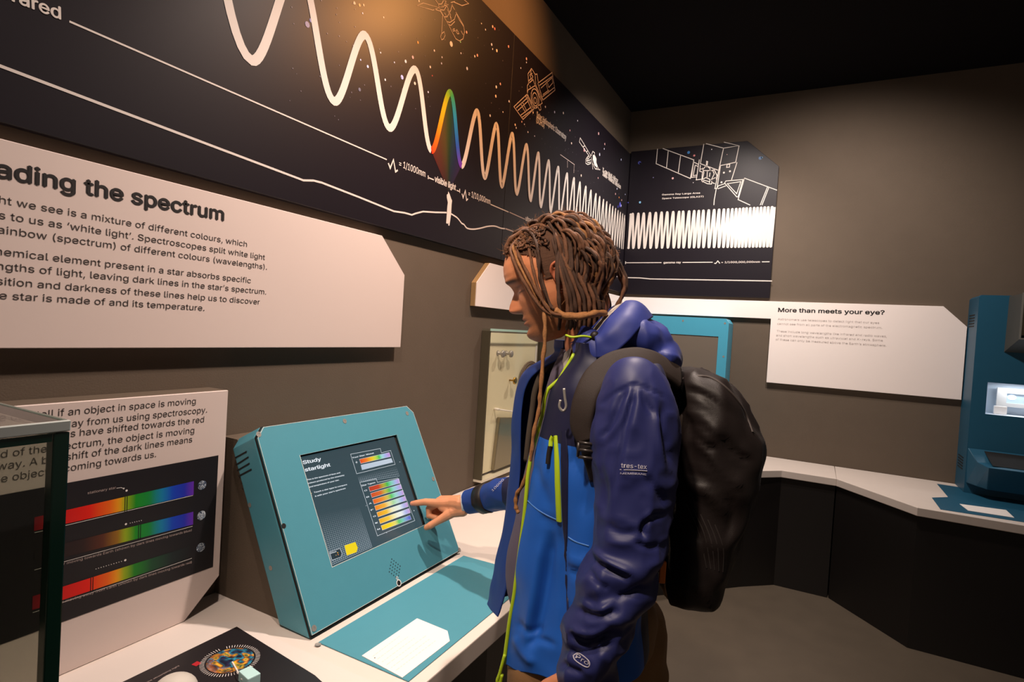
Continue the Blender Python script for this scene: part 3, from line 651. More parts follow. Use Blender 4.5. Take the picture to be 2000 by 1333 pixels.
for r, l in zip(rows, lef):
    i = lef.index(l)
    st = [(0, l), (0.30, ['#c84020', '#d86828', '#ee9030', '#f4b034', '#f4c030', '#f6cc40', '#f4d820'][i]), (0.45, ['#b0a838', '#c0b848', '#d0c050', '#e8e0a0', '#f0e8b8', '#f4e8a8', '#e8d870'][i]), (0.58, ['#40b848', '#50c050', '#58c860', '#a8d8a0', '#e8ecd8', '#f0f0dc', '#60c868'][i]), (0.7, ['#80d0b8', '#90d8c8', '#98d8c8', '#c0e0d8', '#e0ece8', '#e8ecec', '#78c8a8'][i]), (0.84, ['#a8b8e8']*6+['#7890d8'], )[0:1]+('',)] if False else [(0, l), (0.30, ['#c84020', '#d86828', '#ee9030', '#f4b034', '#f4c030', '#f6cc40', '#f4d820'][i]), (0.45, ['#b0a838', '#c0b848', '#d0c050', '#e8e0a0', '#f0e8b8', '#f4e8a8', '#e8d870'][i]), (0.58, ['#40b848', '#50c050', '#58c860', '#a8d8a0', '#e8ecd8', '#f0f0dc', '#60c868'][i]), (0.72, ['#80d0b8', '#90d8c8', '#98d8c8', '#c0e0d8', '#e0ece8', '#e8ecec', '#78c8b8'][i]), (0.86, '#7890d8' if i == 6 else '#a8b4e8'), (1, '#5058c0' if i == 6 else '#c89ad8')]
    bar(*r, st)
srect([sc(*z) for z in [(488, 1078), (590, 1045), (612, 1100), (600, 1140), (510, 1170)]], 0.0006, '#f4d410')
srect([sc(*z) for z in [(350, 1140), (445, 1105), (465, 1150), (455, 1185), (372, 1215)]], 0.0006, '#22343c')
srect([sc(*z) for z in [(350, 1140), (445, 1105), (465, 1150), (455, 1185), (372, 1215)]], 0.0008, WH, True, 0.0008)
for z, r, c in [((425, 1145), 0.0016, '#f0b030'), ((430, 1162), 0.0016, '#e08030'), ((410, 1168), 0.001, '#f0d080'), ((1003, 300), 0.0012, WH), ((1135, 753), 0.0016, WH), ((690, 707), 0.001, WH), ((880, 958), 0.0012, WH), ((181, 591), 0.001, '#f0d080')]:
    V, F = disc(SP, SP.px(*sc(*z)), r, 0.0007, 10); sm.add(V, F, [rgb(c)]*len(V))
c0 = SP.px(*sc(600, 303))
V, F = poly(SP, [(c0[0]+math.cos(k*math.pi/4)*(0.0055 if k % 2 == 0 else 0.0013), c0[1]+math.sin(k*math.pi/4)*(0.0055 if k % 2 == 0 else 0.0013)) for k in range(8)], 0.0007); sm.add(V, F, [rgb(WH)]*8)
def stext(body, a, b, h, bold=0.0):
    V, F = text(SP, body, SP.px(*sc(*a)), SP.px(*sc(*b)), h, 0.0008, bold); sm.add(V, F, [rgb(WH)]*len(V))
stext('Study', (106, 322), (272, 287), 0.0138, 0.022); stext('starlight', (124, 390), (358, 340), 0.0138, 0.022)
for body, a, b in [('This is the spectrum of lines and', (140, 473), (448, 405)), ('colours produced by the chemistry', (150, 505), (487, 428)), ('and temperature of your star.', (160, 540), (440, 472)), ('Touch a star type to compare', (205, 590), (512, 515)), ('it with your star\u2019s spectrum', (216, 626), (498, 550))]:
    stext(body, a, b, 0.0048, 0.012)
stext('Your Star: Wasat', (562, 268), (762, 222), 0.0058, 0.012); stext('Star Types', (648, 528), (775, 496), 0.0058, 0.012)
for ltr, z in zip('OBAFGKM', [(675, 575), (694, 635), (718, 695), (735, 755), (757, 815), (776, 875), (795, 935)]): stext(ltr, z, (z[0]+24, z[1]-7), 0.0055, 0.012)
stext('Orion', (352, 1158), (412, 1138), 0.0045, 0.01)
sm.build('touch_screen', M_SCR, kiosk)
# screws, holes, button, side vents
def screw(P, px, r, parent, m=M_STEEL, hole=False, name='screw'):
    c = P.px(*px); mb = MB()
    if hole: mb.add(*disc(P, c, r*0.7, 0.0006, 14)); return mb.build(name, M_DARK, parent)
    for a, b, h in ((0, r*0.45, 0.0003), (r*0.45, r, 0.0009)): mb.add(*ring(P, c, a+1e-5, b, h, 14))
    return mb.build(name, m, parent)
FPl = KP.lift(0.003)
for z in [(505, 849), (673, 823), (795, 808), (846, 936), (897, 1075), (613, 1228)]: screw(FPl, z, 0.0075, kiosk)
screw(FPl, (554, 1028), 0.0095, kiosk, hole=True, name='lock_hole')
holes = MB(); cc = np.array(FPl.px(771, 1112))
for i in range(-4, 5):
    for j in range(-4, 5):
        u, v = i*0.0058, j*0.0058
        if (i+j) % 2 == 0 and abs(i)+abs(j) < 6: holes.add(*disc(FPl, (cc[0]+u*1.05, cc[1]+v*1.25), 0.0019, 0.0004, 8))
holes.build('speaker_grille', M_DARK, kiosk)
bt = FPl.px(778.5, 1139.5); mbb = MB(); mbb.add(*ring(FPl, bt, 0.0072, 0.0098, 0.0012, 22)); mbb.add(*ring(FPl, (bt[0]-0.001, bt[1]+0.0145), 0.0028, 0.0045, 0.0012, 14))
push = mbb.build('push_button', mat('chrome_white', '#e8e8e6', 0.3), kiosk); mk('button_cap', *disc(FPl, bt, 0.0072, 0.0008, 22), M_DARK, push)
KS = Plane((0, yk0, 0), (1, 0, 0), (0, 0, 1))
for a, b in [((459.7, 895), (482.4, 882.4)), ((461, 909), (486, 893)), ((463.5, 920), (488, 905.5)), ((466, 931), (492, 917))]:
    mk('vent_slot', *stroke(KS, KS.pxs([a, b]), 0.0042, 0.0009), M_DARK, kiosk)
for z in [(488, 987), (529, 1110)]: screw(KS, z, 0.006, kiosk)
# boxed support between the unit and the wall
wz = hit(450, 857, 1, yk0+0.02)[2]
bk = lambda z: (KP.at(0, (z-HL-0.0055)/KV[2], 0)[0]-dp/KP.n[0]-0.004)
PW = Plane((0, 0, 0), (1, 0, 0), (0, 0, 1))
V, F = prism(Plane((0, yk0+0.024, 0), (1, 0, 0), (0, 0, 1), (0, 1, 0)), [(XL+0.002, HL+0.001), (bk(HL), HL+0.001), (bk(wz), wz), (XL+0.002, wz)], 0, kw-0.05)
mk('wall_support', V, F, M_WALL, kiosk)

# teal plate and instruction card in front of it
p = [hit(612, 1262, 2, HL), hit(905, 1088, 2, HL), hit(975, 1106, 2, HL)]
bp = thing('base_plate', 'flat teal plate let onto the white counter in front of the touch screen unit', 'plate', (-0.86, 1.3, HL))
poly_slab('plate', [(-0.996, yk0+0.003), (-0.726, yk0+0.003), (-0.726, 1.46), (-0.862, 1.626), (-0.996, 1.622)], HL+0.0005, HL+0.003, M_TEAL, bp, 0.0008, 1)
screw(CTL.lift(0.003), (621, 1260), 0.0075, bp)
cardp = CTL.lift(0.0038)
card = thing('instruction_card', 'white card with faint writing and one cut corner, lying on the teal counter plate', 'card', (-0.81, 1.1, HL+0.003))
mk('card_sheet', *prism(CTL, cardp.pxs([(706.6, 1282), (814.6, 1209), (874, 1233.5), (878.5, 1253.3), (786, 1324.7)]), 0.0032, 0.0046), M_PAPER, card)
fm = MB(); cq = CTL.lift(0.0047)
random.seed(11)
for k in range(6):
    a = np.array(cq.px(728+9*k, 1283+5.5*k)); b = np.array(cq.px(806+9*k if k else 790, 1226+5.2*k if k else 1236)); t = 0.0
    b = a+(b-a)*random.uniform(0.75, 1.0)
    while t < 0.97:
        w = random.uniform(0.03, 0.1); fm.add(*stroke(cq, [tuple(a+(b-a)*t), tuple(a+(b-a)*min(t+w, 1))], 0.0022, 0.0001)); t += w+0.025
fm.build('faded_writing', mat('faded_ink', '#dcd3cf', 0.6), card)
mk('printed_dot', *disc(cq, cq.px(732, 1286), 0.0016, 0.0002, 10), M_INK, card)

# ------------------------------------------------------------------ 'moving object' board behind the glass case
xs = hit(360, 1215, 2, HL)[0]
SH = Plane((xs, 0, 0), (0, 1, 0), (0, 0, 1))
shift = thing('text_board', 'upright white board about moving objects with three rainbow bars, behind the glass case', 'sign', (xs, 0.6, HL))
r_u = 0.5*(SH.px(441, 763)[0]+SH.px(433, 1123)[0]); t_v = 0.5*(SH.px(441, 763)[1]+SH.px(65, 792)[1]); cv = SH.px(433, 1123)[1]; bu = SH.px(360, 1215)[0]
outl = [(-0.25, HL+0.001), (bu, HL+0.001), (r_u, cv), (r_u, t_v), (-0.25, t_v)]
mk('backing_box', *prism(SH, outl, XL-xs+0.002, -0.009), M_WALL, shift)
mk('white_face', *bev(prism(SH, outl, -0.0088, 0.0), 0.001, 1), M_SIGN, shift)
t = MB()
for body, tail, a, b in [('We can tell if an object in space is moving', 'if an object in space is moving', (113, 813.5), (382, 789)), ('towards or away from us using spectroscopy.', 'ay from us using spectroscopy.', (140, 834.5), (404, 806)), ('If the dark lines have shifted towards the red', 'have shifted towards the red', (155.5, 852), (398, 825)), ('end of the spectrum, the object is moving', 'ctrum, the object is moving', (140, 877), (379, 846)),
                         ('away. A blueshift of the dark lines means', 'hift of the dark lines means', (141, 898), (375, 864)), ('the object is coming towards us.', 'oming towards us.', (138, 920.5), (304.5, 893))]:
    t.add(*text(SH, body, SH.px(*a), SH.px(*b), 0.0205, 0.0006, 0.0, 3, tail))
t.build('body_text', M_INK2, shift)
gr_r = SH.px(421, 1000)[0]; gtl = SH.px(425, 890)[1]; gbl = SH.px(418, 1107)[1]
mk('black_graphic', *poly(SH, [(-0.25, gbl), (gr_r, gbl), (gr_r, gtl), (-0.25, gtl)], 0.0006), M_BLK2, shift)
RAIN = [(0, '#8c1420'), (0.12, '#cc1414'), (0.30, '#ec1c08'), (0.42, '#f46a08'), (0.475, '#f4a408'), (0.515, '#9cb40c'), (0.58, '#16921a'), (0.68, '#108a3c'), (0.76, '#1083b4'), (0.84, '#1242c0'), (0.93, '#2430b4'), (1, '#6a2cb0')]
sq = lambda u, v: (u*0.2551, 900+v*0.2551)
def rainbow(tl, tr, br, bl, st, dark):
    a, b, c, d = [np.array(SH.px(*sq(*z))) for z in (tl, tr, br, bl)]
    V = []; F = []; C = []; n = 60
    for i in range(n+1):
        q = i/n; V += [SH.at(*(a+(b-a)*q), 0.0011), SH.at(*(d+(c-d)*q), 0.0011)]; C += [ramp(st, q)]*2
        if i < n: F.append([2*i, 2*i+2, 2*i+3, 2*i+1])
    mk('rainbow_bar', V, F, M_VC, shift, cols=C)
    x0 = SH.px(*sq(dark, 300))[0]; k = (x0-a[0])/(b[0]-a[0]); up = a+(b-a)*k; lo = d+(c-d)*k; m = MB()
    for e in (-0.0022, 0.0022): m.add(*stroke(SH, [(up[0]+e, up[1]), (lo[0]+e, lo[1]-0.004)], 0.0016, 0.0014))
    m.build('dark_line', M_DARK, shift)
BL2 = [(0, '#1d191c'), (0.26, '#2c1a18'), (0.38, '#5a2a18'), (0.47, '#9a6a14')]+RAIN[5:]
RD2 = RAIN[:6]+[(0.58, '#1b861a'), (0.70, '#174a2c'), (0.84, '#1c2626'), (1, '#1d191c')]
rainbow((262, 435), (1482, 158), (1480, 262), (258, 540), RAIN, 963)
rainbow((262, 690), (1478, 392), (1476, 490), (258, 800), BL2, 1076)
rainbow((248, 1040), (1470, 650), (1468, 740), (245, 1145), RD2, 728)
m = MB()
for a, b in [((262, 553), (1475, 267)), ((262, 838), (1472, 503)), ((248, 1165), (1467, 748))]: m.add(*stroke(SH, SH.pxs([sq(*a), sq(*b)]), 0.0010, 0.0012))
m.add(*stroke(SH, SH.pxs([sq(890, 212), sq(925, 207), sq(945, 214)]), 0.001, 0.0012))
for z, r in [((945, 214), 0.0018), ((967, 230), 0.0024), ((962, 487), 0.0024), ((957, 763), 0.0025)]: m.add(*disc(SH, SH.px(*sq(*z)), r, 0.0012, 10))
for k in range(6): m.add(*disc(SH, SH.px(*sq(995+k*17, 479-k*4)), 0.0010, 0.0012, 6))
for k in range(11): m.add(*disc(SH, SH.px(*sq(733+k*19.5, 830-k*5.8)), 0.0010, 0.0012, 6))
m.build('printed_marks', M_PAPER, shift)
for body, a, b in [('stationary star', (668, 258), (885, 215)), ('star moving towards Earth (shown by dark lines moving towards blue)', (430, 815), (1465, 540)), ('star moving away from Earth (shown by dark lines moving towards red)', (420, 1110), (1465, 785))]:
    mk('caption', *text(SH, body, SH.px(*sq(*a)), SH.px(*sq(*b)), 0.0075, 0.0012), M_LINE, shift)
for z in [(1545, 188), (1540, 420), (1535, 665)]:
    c = np.array(SH.px(*sq(*z))); V = []; F = []; C = []; rng = random.Random(int(z[0])); R_, K_ = 7, 22
    V.append(SH.at(*c, 0.0014)); C.append(rgb('#9fb0c4'))
    for i in range(1, R_+1):
        for k in range(K_):
            a = 2*math.pi*k/K_; V.append(SH.at(c[0]+0.0115*i/R_*math.cos(a), c[1]+0.0115*i/R_*math.sin(a), 0.0014)); C.append(rgb(rng.choice(['#dfe6ea', '#8fa0b4', '#2c3f5c', '#1a2334', '#b9c2c8', '#6a7688', '#243350'])))
    for k in range(K_): F.append([0, 1+k, 1+(k+1) % K_])
    for i in range(R_-1):
        for k in range(K_): F.append([1+i*K_+k, 1+(i+1)*K_+k, 1+(i+1)*K_+(k+1) % K_, 1+i*K_+(k+1) % K_])
    mk('earth_picture', V, F, M_VC, shift, cols=C)

# ------------------------------------------------------------------ flat graphic on the counter with its pointer
c1, c2, c3 = hit(463, 1227, 2, HL), hit(614.4, 1320.6, 2, HL), hit(243, 1333, 2, HL)
gp = thing('graphic_plate', 'flat white plate with black picture of a ringed colourful nebula, on the near counter', 'display panel', (-1.05, 0.7, HL))
gx0, gx1, gy1 = -1.208, -0.90, 0.91
poly_slab('white_plate', [(xs+0.012, 0.86), (-1.225, 0.945), (-0.72, 0.945), (-0.72, 0.35), (xs+0.012, 0.35)], HL+0.0005, HL+0.0022, M_WHP, gp, 0.0006, 1)
GP = CTL.lift(0.0023)
mk('black_picture', *poly(GP, [(0.40, 1.208), (0.40, 0.78), (0.86, 0.78), (0.893, 0.905), (0.926, 1.208)], 0.0004), M_BLK2, gp)
nc = np.array(GP.px(450, 1291)); nr = 0.5*np.linalg.norm(np.array(GP.px(507, 1278))-np.array(GP.px(393, 1302)))
rng = np.random.RandomState(5); V = []; F = []; C = []; N_ = 44
pal = [(0.0, '#2a1238'), (0.25, '#18304a'), (0.45, '#2f8aa8'), (0.55, '#1e2238'), (0.7, '#b8742c'), (0.82, '#d8b030'), (0.92, '#2a6a50'), (1, '#40203c')]
gr = rng.rand(12, 12)
def vn(x, y):
    x = (x+1)*5.2; y = (y+1)*5.2; i, j = int(x), int(y); fx, fy = x-i, y-j; fx = fx*fx*(3-2*fx); fy = fy*fy*(3-2*fy)
    g4 = lambda a, b: gr[a % 12, b % 12]
    return (g4(i, j)*(1-fx)+g4(i+1, j)*fx)*(1-fy)+(g4(i, j+1)*(1-fx)+g4(i+1, j+1)*fx)*fy
for i in range(N_+1):
    for k in range(64):
        r = 0.82*i/N_; a = 2*math.pi*k/64; x, y = r*math.cos(a), r*math.sin(a)
        V.append(GP.at(nc[0]+nr*x, nc[1]+nr*y, 0.0008)); t = vn(x, y); col = np.array(ramp(pal, t+0.1*vn(y*2, x*2)-0.05)); w = vn(x*1.7+0.3, y*1.7)
        warm = np.array(rgb('#b86a28')); edge = max(0, (-x-0.25))*1.2
        col = col*(1-min(edge, .8))+warm*min(edge, .8)*(0.4+w); C.append(tuple(np.clip(col*(0.35+1.2*w), 0, 1)))
for i in range(N_):
    for k in range(64): F.append([i*64+k, (i+1)*64+k, (i+1)*64+(k+1) % 64, i*64+(k+1) % 64])
neb = mk('nebula_picture', V, F, M_VC, gp, cols=C)
m = MB()
for k in range(64):
    a = 2*math.pi*k/64
    if 1.15 < a % (2*math.pi) < 1.3: continue
    m.add(*stroke(GP, [(nc[0]+nr*0.88*math.cos(a), nc[1]+nr*0.88*math.sin(a)), (nc[0]+nr*1.04*math.cos(a), nc[1]+nr*1.04*math.sin(a))], 0.0012, 0.001))
m.build('ring_of_ticks', M_PAPER, gp)
rc = np.array(GP.px(384, 1298)); mk('red_marker', *poly(GP, [(rc[0]-0.006, rc[1]-0.008), (rc[0]+0.008, rc[1]-0.006), (rc[0]+0.006, rc[1]+0.008), (rc[0]-0.008, rc[1]+0.006)], 0.0009), mat('red_print', '#b3202a', 0.5), gp)
mk('caption', *text(GP, 'atoms absorbing light', GP.px(276, 1341), GP.px(351, 1302), 0.006, 0.0008), M_LINE, gp)
pt = thing('pointer', 'clear pale block with thin white rod pointing at the nebula picture', 'pointer', (-1.03, 0.80, HL+0.003))
e0, e1 = GP.at(*GP.px(453.5, 1301), 0.008), GP.at(*GP.px(468, 1331), 0.012)
mk('rod', *tube([e0, (e0+e1)/2, e1+(e1-e0)*0.3], 0.0016, 8), M_PAPER, pt)
bx = GP.px(484, 1334); V, F = prism(GP, [(bx[0]-0.018, bx[1]-0.022), (bx[0]+0.010, bx[1]-0.026), (bx[0]+0.016, bx[1]+0.014), (bx[0]-0.010, bx[1]+0.018)], 0.002, 0.024)
mk('block', *bev((V, F), 0.002, 2), mat('frosted_acrylic', '#bfe6e6', 0.15), pt)
kn = GP.px(341, 1352); rows_ = []; V = []; F = []
for i in range(9):
    a = i/8*math.pi/2
    for k in range(28): V.append(GP.at(kn[0]+0.042*math.cos(a)*math.cos(2*math.pi*k/28), kn[1]+0.042*math.cos(a)*math.sin(2*math.pi*k/28), 0.002+0.030*math.sin(a)))
for i in range(8):
    for k in range(28): F.append([i*28+k, i*28+(k+1) % 28, (i+1)*28+(k+1) % 28, (i+1)*28+k])
dm = mk('dome_knob', V, F, mat('white_plastic', '#d8d2c8', 0.3), None, True, origin=GP.at(*kn, 0.002)); tag(dm, 'white domed knob on the black picture, at the very bottom edge', 'knob')

# ------------------------------------------------------------------ glass case on the near counter
def glassmat(name, tint, k):
    m = bpy.data.materials.new(name); m.use_nodes = True; N = m.node_tree.nodes; L = m.node_tree.links
    N.remove(N['Principled BSDF']); o = N['Material Output']; t = N.new('ShaderNodeBsdfTransparent'); t.inputs[0].default_value = (*tint, 1)
    g = N.new('ShaderNodeBsdfGlossy'); g.inputs['Roughness'].default_value = 0.04; f = N.new('ShaderNodeFresnel'); f.inputs[0].default_value = 1.5
    mu = N.new('ShaderNodeMath'); mu.operation = 'MULTIPLY'; mu.inputs[1].default_value = k; mx = N.new('ShaderNodeMixShader')
    L.new(f.outputs[0], mu.inputs[0]); ge = N.new('ShaderNodeNewGeometry'); iv = N.new('ShaderNodeMath'); iv.operation = 'SUBTRACT'; iv.inputs[0].default_value = 1.0; L.new(ge.outputs['Backfacing'], iv.inputs[1])
    m2 = N.new('ShaderNodeMath'); m2.operation = 'MULTIPLY'; L.new(mu.outputs[0], m2.inputs[0]); L.new(iv.outputs[0], m2.inputs[1]); L.new(m2.outputs[0], mx.inputs[0]); L.new(t.outputs[0], mx.inputs[1]); L.new(g.outputs[0], mx.inputs[2]); L.new(mx.outputs[0], o.inputs[0])
    return m
M_GLASS = glassmat('clear_glass', (0.80, 0.82, 0.78), 1.0)
M_GEDGE = mat('green_glass_edge', '#12342a', 0.15)
M_GTOP = mat('lit_polished_edge', '#c9d2cf', 0.15)  # pale tone paints the lamplight caught along the top pane's edge
gx = XF-0.03; gy = hit(133, 900, 0, gx)[1]; gz = hit(133, 823, 0, gx)[2]; gt = 0.012
gc = thing('glass_case', 'clear glass display case with green edges, on the near end of the counter', 'display case', (gx-0.25, gy-0.4, HL))
x0 = xs+0.035
mk('front_pane', *box(gx-gt, gx, gy-0.9, gy-gt-0.001, HL+0.004, gz-gt), M_GLASS, gc)
mk('end_pane', *box(x0, gx-gt-0.001, gy-gt, gy, HL+0.004, gz-gt), M_GLASS, gc)
mk('top_pane', *box(x0, gx-0.004, gy-0.9, gy-0.004, gz-gt+0.001, gz), M_GLASS, gc)
mk('corner_edge', *bev(box(gx-gt*1.25, gx+0.0005, gy-gt*1.25, gy+0.0005, HL+0.004, gz-gt), 0.0015, 2), M_GEDGE, gc)
mk('top_edge', *bev(box(gx-0.004, gx+0.001, gy-0.9, gy+0.001, gz-gt+0.001, gz+0.001), 0.001, 1), M_GTOP, gc)
mk('top_edge', *bev(box(x0, gx-0.005, gy-0.004, gy+0.001, gz-gt+0.001, gz+0.001), 0.001, 1), mat('pale_glass_edge', '#56685f', 0.2), gc)
mk('under_edge', *box(gx-0.003, gx+0.0002, gy-0.9, gy-0.016, gz-gt-0.009, gz-gt), M_GEDGE, gc)

# ------------------------------------------------------------------ display case on the left wall, beyond the visitor
y1 = hit(934, 760, 0, XL)[1]; xf = hit(957, 647, 1, y1)[0]; cz1 = hit(957, 647, 1, y1)[2]; cz0 = hit(938, 939, 1, y1)[2]; y2 = y1+0.62
wc = thing('wall_case', 'tall glass-fronted case with cream back panel, on the left wall behind the visitor', 'display case', (XL, (y1+y2)/2, cz0))
M_CASE = mat('olive_frame', '#4e4634', 0.6); M_CREAM = mat('cream_panel', '#eee4c6', 0.6, noise=0.03, scale=5)
xb_ = XL+0.010
mk('back_panel', *box(XL+0.002, xb_, y1+0.012, y2, cz0+0.012, cz1-0.008), M_CREAM, wc)
mk('side_panel', *box(XL+0.002, xf, y1, y1+0.010, cz0, cz1), M_CASE, wc)
mk('side_panel', *box(XL+0.002, xf, y2+0.001, y2+0.011, cz0, cz1), M_CASE, wc)
mk('bottom_panel', *box(XL+0.002, xf+0.004, y1, y2+0.011, cz0-0.012, cz0-0.001), mat('pale_trim', '#cfc6b2', 0.5), wc)
mk('top_glass', *box(XL+0.002, xf+0.001, y1+0.002, y2+0.011, cz1+0.001, cz1+0.011), glassmat('green_glass_top', (0.95, 0.98, 0.96), 0.8), wc)
mk('glass_edge', *box(xf+0.0012, xf+0.004, y1, y2+0.011, cz1+0.001, cz1+0.012), mat('pale_green_edge', '#a9cdbd', 0.2), wc)
mk('front_glass', *box(xf+0.0005, xf+0.005, y1, y2+0.011, cz0, cz1), glassmat('case_glass', (0.96, 0.96, 0.93), 0.5), wc)
WCP = Plane((xb_, 0, 0), (0, 1, 0), (0, 0, 1))
ls = WCP.pxs([(1046, 672), (1046, 720)]); mk('white_label', *box(xb_+0.0005, xb_+0.002, ls[0][0], y2-0.01, ls[1][1]-0.02, ls[0][1]), M_PAPER, wc)
M_BROWN = mat('brown_leather', '#6a5444', 0.6, noise=0.15, scale=30)
for z, lb in [((972, 690), 'small silver knob on the cream back panel, nearer the frame'), ((988, 690), 'small silver knob on the cream back panel, nearer the brown coil')]:
    c = WCP.at(*WCP.px(*z)); m = MB(); m.add(*tube([c+(0.0005, 0, 0), c+(0.006, 0, 0), c+(0.02, 0, -0.002), c+(0.023, 0, -0.002)], [0.014, 0.009, 0.007, 0.006], 12))
    m.add(*tube([c+(0.0225, 0, -0.002), c+(0.028, 0, -0.002), c+(0.036, 0, -0.002), c+(0.038, 0, -0.002)], [0.010, 0.019, 0.017, 0.008], 14))
    tag(m.build('peg_knob', M_STEEL, None, True, origin=c), lb, 'knob')
c = WCP.at(*WCP.px(1031, 742)); m = MB()
for k in range(5):
    r = 0.072+0.0085*k; m.add(*tube([c+np.array([0.012+0.002*(k % 2), r*1.12*math.cos(a), r*0.96*math.sin(a)]) for a in np.linspace(0, 2*math.pi, 40)], 0.0050, 8))
tag(m.build('coiled_strap', M_BROWN, None, True, origin=c), 'brown coil of strap hanging in the wall case behind the visitor', 'strap')
c = WCP.at(*WCP.px(995, 743)); m = MB(); m.add(*tube([c+(0.0005, 0, 0), c+(0.018, 0, 0), c+(0.028, 0, 0)], [0.0045, 0.0045, 0.0045], 10)); m.add(*tube([c+(0.026, 0, 0), c+(0.03, 0, 0), c+(0.036, 0, 0), c+(0.038, 0, 0)], [0.006, 0.019, 0.019, 0.012], 16))
tag(m.build('brass_peg', M_BRASS, None, True, origin=c), 'round brass peg beside the brown coil in the wall case', 'peg')
a_, b_ = WCP.at(*WCP.px(965, 799)), WCP.at(*WCP.px(1010, 806)); m = MB(); m.add(*tube([a_+(0.0005, 0, 0), a_+(0.03, 0, 0)], 0.006, 10)); m.add(*tube([a_+(0.026, 0, 0), (a_+b_)/2+(0.026, 0, 0), b_+(0.026, 0.1, -0.01)], 0.004, 10))
tag(m.build('white_rail', M_PAPER, None, True, origin=a_), 'thin white rail across the middle of the wall case', 'rail')
m = MB(); d0 = (0.036, 0, 0); m.add(*tube([WCP.at(*WCP.px(*z))+d0 for z in [(997, 790), (1001, 805), (1012, 840)]], [0.002, 0.006, 0.003], 8)); m.add(*tube([WCP.at(*WCP.px(*z))+d0 for z in [(1008, 785), (1006, 800), (1000, 830)]], [0.002, 0.005, 0.003], 8))
tag(m.build('white_shears', M_PAPER, None, True, origin=WCP.at(*WCP.px(1000, 800))), 'white pointed shears hanging over the rail in the wall case', 'shears')
hz = WCP.pxs([(970, 815), (1030, 820), (1030, 925), (957, 932)])
V, F = prism(WCP, [(hz[0][0], hz[0][1]), (hz[1][0]+0.12, hz[1][1]), (hz[1][0]+0.12, cz0+0.016), (hz[3][0], cz0+0.016)], 0.001, 0.022)
sb = mk('metal_box', *bev((V, F), 0.004, 2), mat('pewter', '#8c8168', 0.3, metal=0.7), None, False, origin=WCP.at(*hz[3])); tag(sb, 'dull metal box with curved shine at the bottom of the wall case', 'box')

# ------------------------------------------------------------------ teal screen unit on the back counter, behind the rucksack
yy = 4.2; mz1 = 0.5*(hit(1257, 613, 1, yy)[2]+hit(1418, 626, 1, yy)[2]); mx1 = hit(1421, 670, 1, yy)[0]; mx0 = -1.22
MP = Plane((0, yy, 0), (1, 0, 0), (0, 0, 1))
mku = thing('screen_unit', 'bright teal upright unit with a blank grey screen, behind the rucksack', 'display unit', ((mx0+mx1)/2, 4.3, HB))
o6 = [(mx0, HB+0.002), (mx1, HB+0.002), (mx1, mz1-0.03), (mx1-0.022, mz1), (mx0+0.022, mz1), (mx0, mz1-0.03)]
s0, s1, st_ = hit(1288, 651, 1, yy)[0]-0.11, hit(1403, 660, 1, yy)[0], 0.5*(hit(1288, 651, 1, yy)[2]+hit(1403, 658, 1, yy)[2])
mk('housing', *prism(MP, o6, -0.235, -0.006), M_TEALB, mku)
mk('front_plate', *framed(MP, o6, [(s0, 1.02), (s1, 1.02), (s1, st_), (s0, st_)], -0.0055, 0.0), M_TEALB, mku)
mk('blank_screen', *prism(MP, [(s0, 1.02), (s1, 1.02), (s1, st_), (s0, st_)], -0.0058, -0.004), mat('blank_screen', '#6f665c', 0.3), mku)
for z in [(1334, 627), (1416, 632), (1413, 697)]: screw(MP, z, 0.007, mku)
mp2 = thing('base_plate', 'teal plate on the back counter, its tip showing beside the rucksack', 'plate', (-0.6, 4.0, HB))
tpx = hb(1478, 916.5); poly_slab('plate', [(-1.2, 3.72), (-0.62, 3.72), tpx, (tpx[0]-0.06, 4.18), (-1.2, 4.18)], HB+0.0005, HB+0.003, M_TEALB, mp2, 0.0008, 1)

# ------------------------------------------------------------------ tall teal unit at the right
xs_ = 0.5*(hit(1889.6, 639, 1, 4.42)[0]+hit(1877, 781, 1, 4.42)[0])+0.006; yf = 4.21
RP = Plane((0, yf, 0), (1, 0, 0), (0, 0, 1)); fx0 = 0.5*(RP.px(1907, 583)[0]+RP.px(1888, 958)[0]); rz1 = RP.px(1916, 576.5)[1]; fx1 = 1.62
ru = thing('viewing_unit', 'tall dark teal unit with a glowing window, standing on the right counter', 'display unit', (1.2, 4.32, HB))
P0 = Plane((0, 0, 0), (1, 0, 0), (0, 1, 0))
wx0 = 0.5*(RP.px(1929.5, 747)[0]+RP.px(1924, 809)[0]); wz1 = RP.px(1929.5, 747)[1]; wz0 = RP.px(1924, 809)[1]; wx1 = wx0+0.36
# body: side and back shell, with the front left open behind the front plate
shell = [(xs_, YB-0.002), (xs_, yf+0.05), (fx0, yf+0.004), (fx1, yf+0.004), (fx1, YB-0.002)]
V = []; F = []
for z in (HB+0.002, rz1-0.012): V += [(x, y, z) for x, y in shell]
F = [[0, 1, 6, 5], [1, 2, 7, 6], [3, 4, 9, 8], [4, 0, 5, 9]]; cxm = [(xs_+0.012, YB-0.002), (xs_+0.012, yf+0.052), (fx0+0.008, yf+0.006), (fx1-0.01, yf+0.006), (fx1-0.01, YB-0.002)]
k = len(V); V += [(x, y, rz1) for x, y in cxm]; F += [[5+i, 5+(i+1) % 5, k+(i+1) % 5, k+i] for i in range(5)]+[[k+i for i in range(5)]]
mk('shell', V, F, M_TEALD, ru)
mk('front_plate', *framed(RP, [(fx0, HB+0.002), (fx1, HB+0.002), (fx1, rz1-0.012), (fx1-0.01, rz1), (fx0+0.012, rz1), (fx0, rz1-0.012)], [(wx0, wz0), (wx1, wz0), (wx1, wz1), (wx0, wz1)], -0.003, 0.0), M_TEALD, ru)
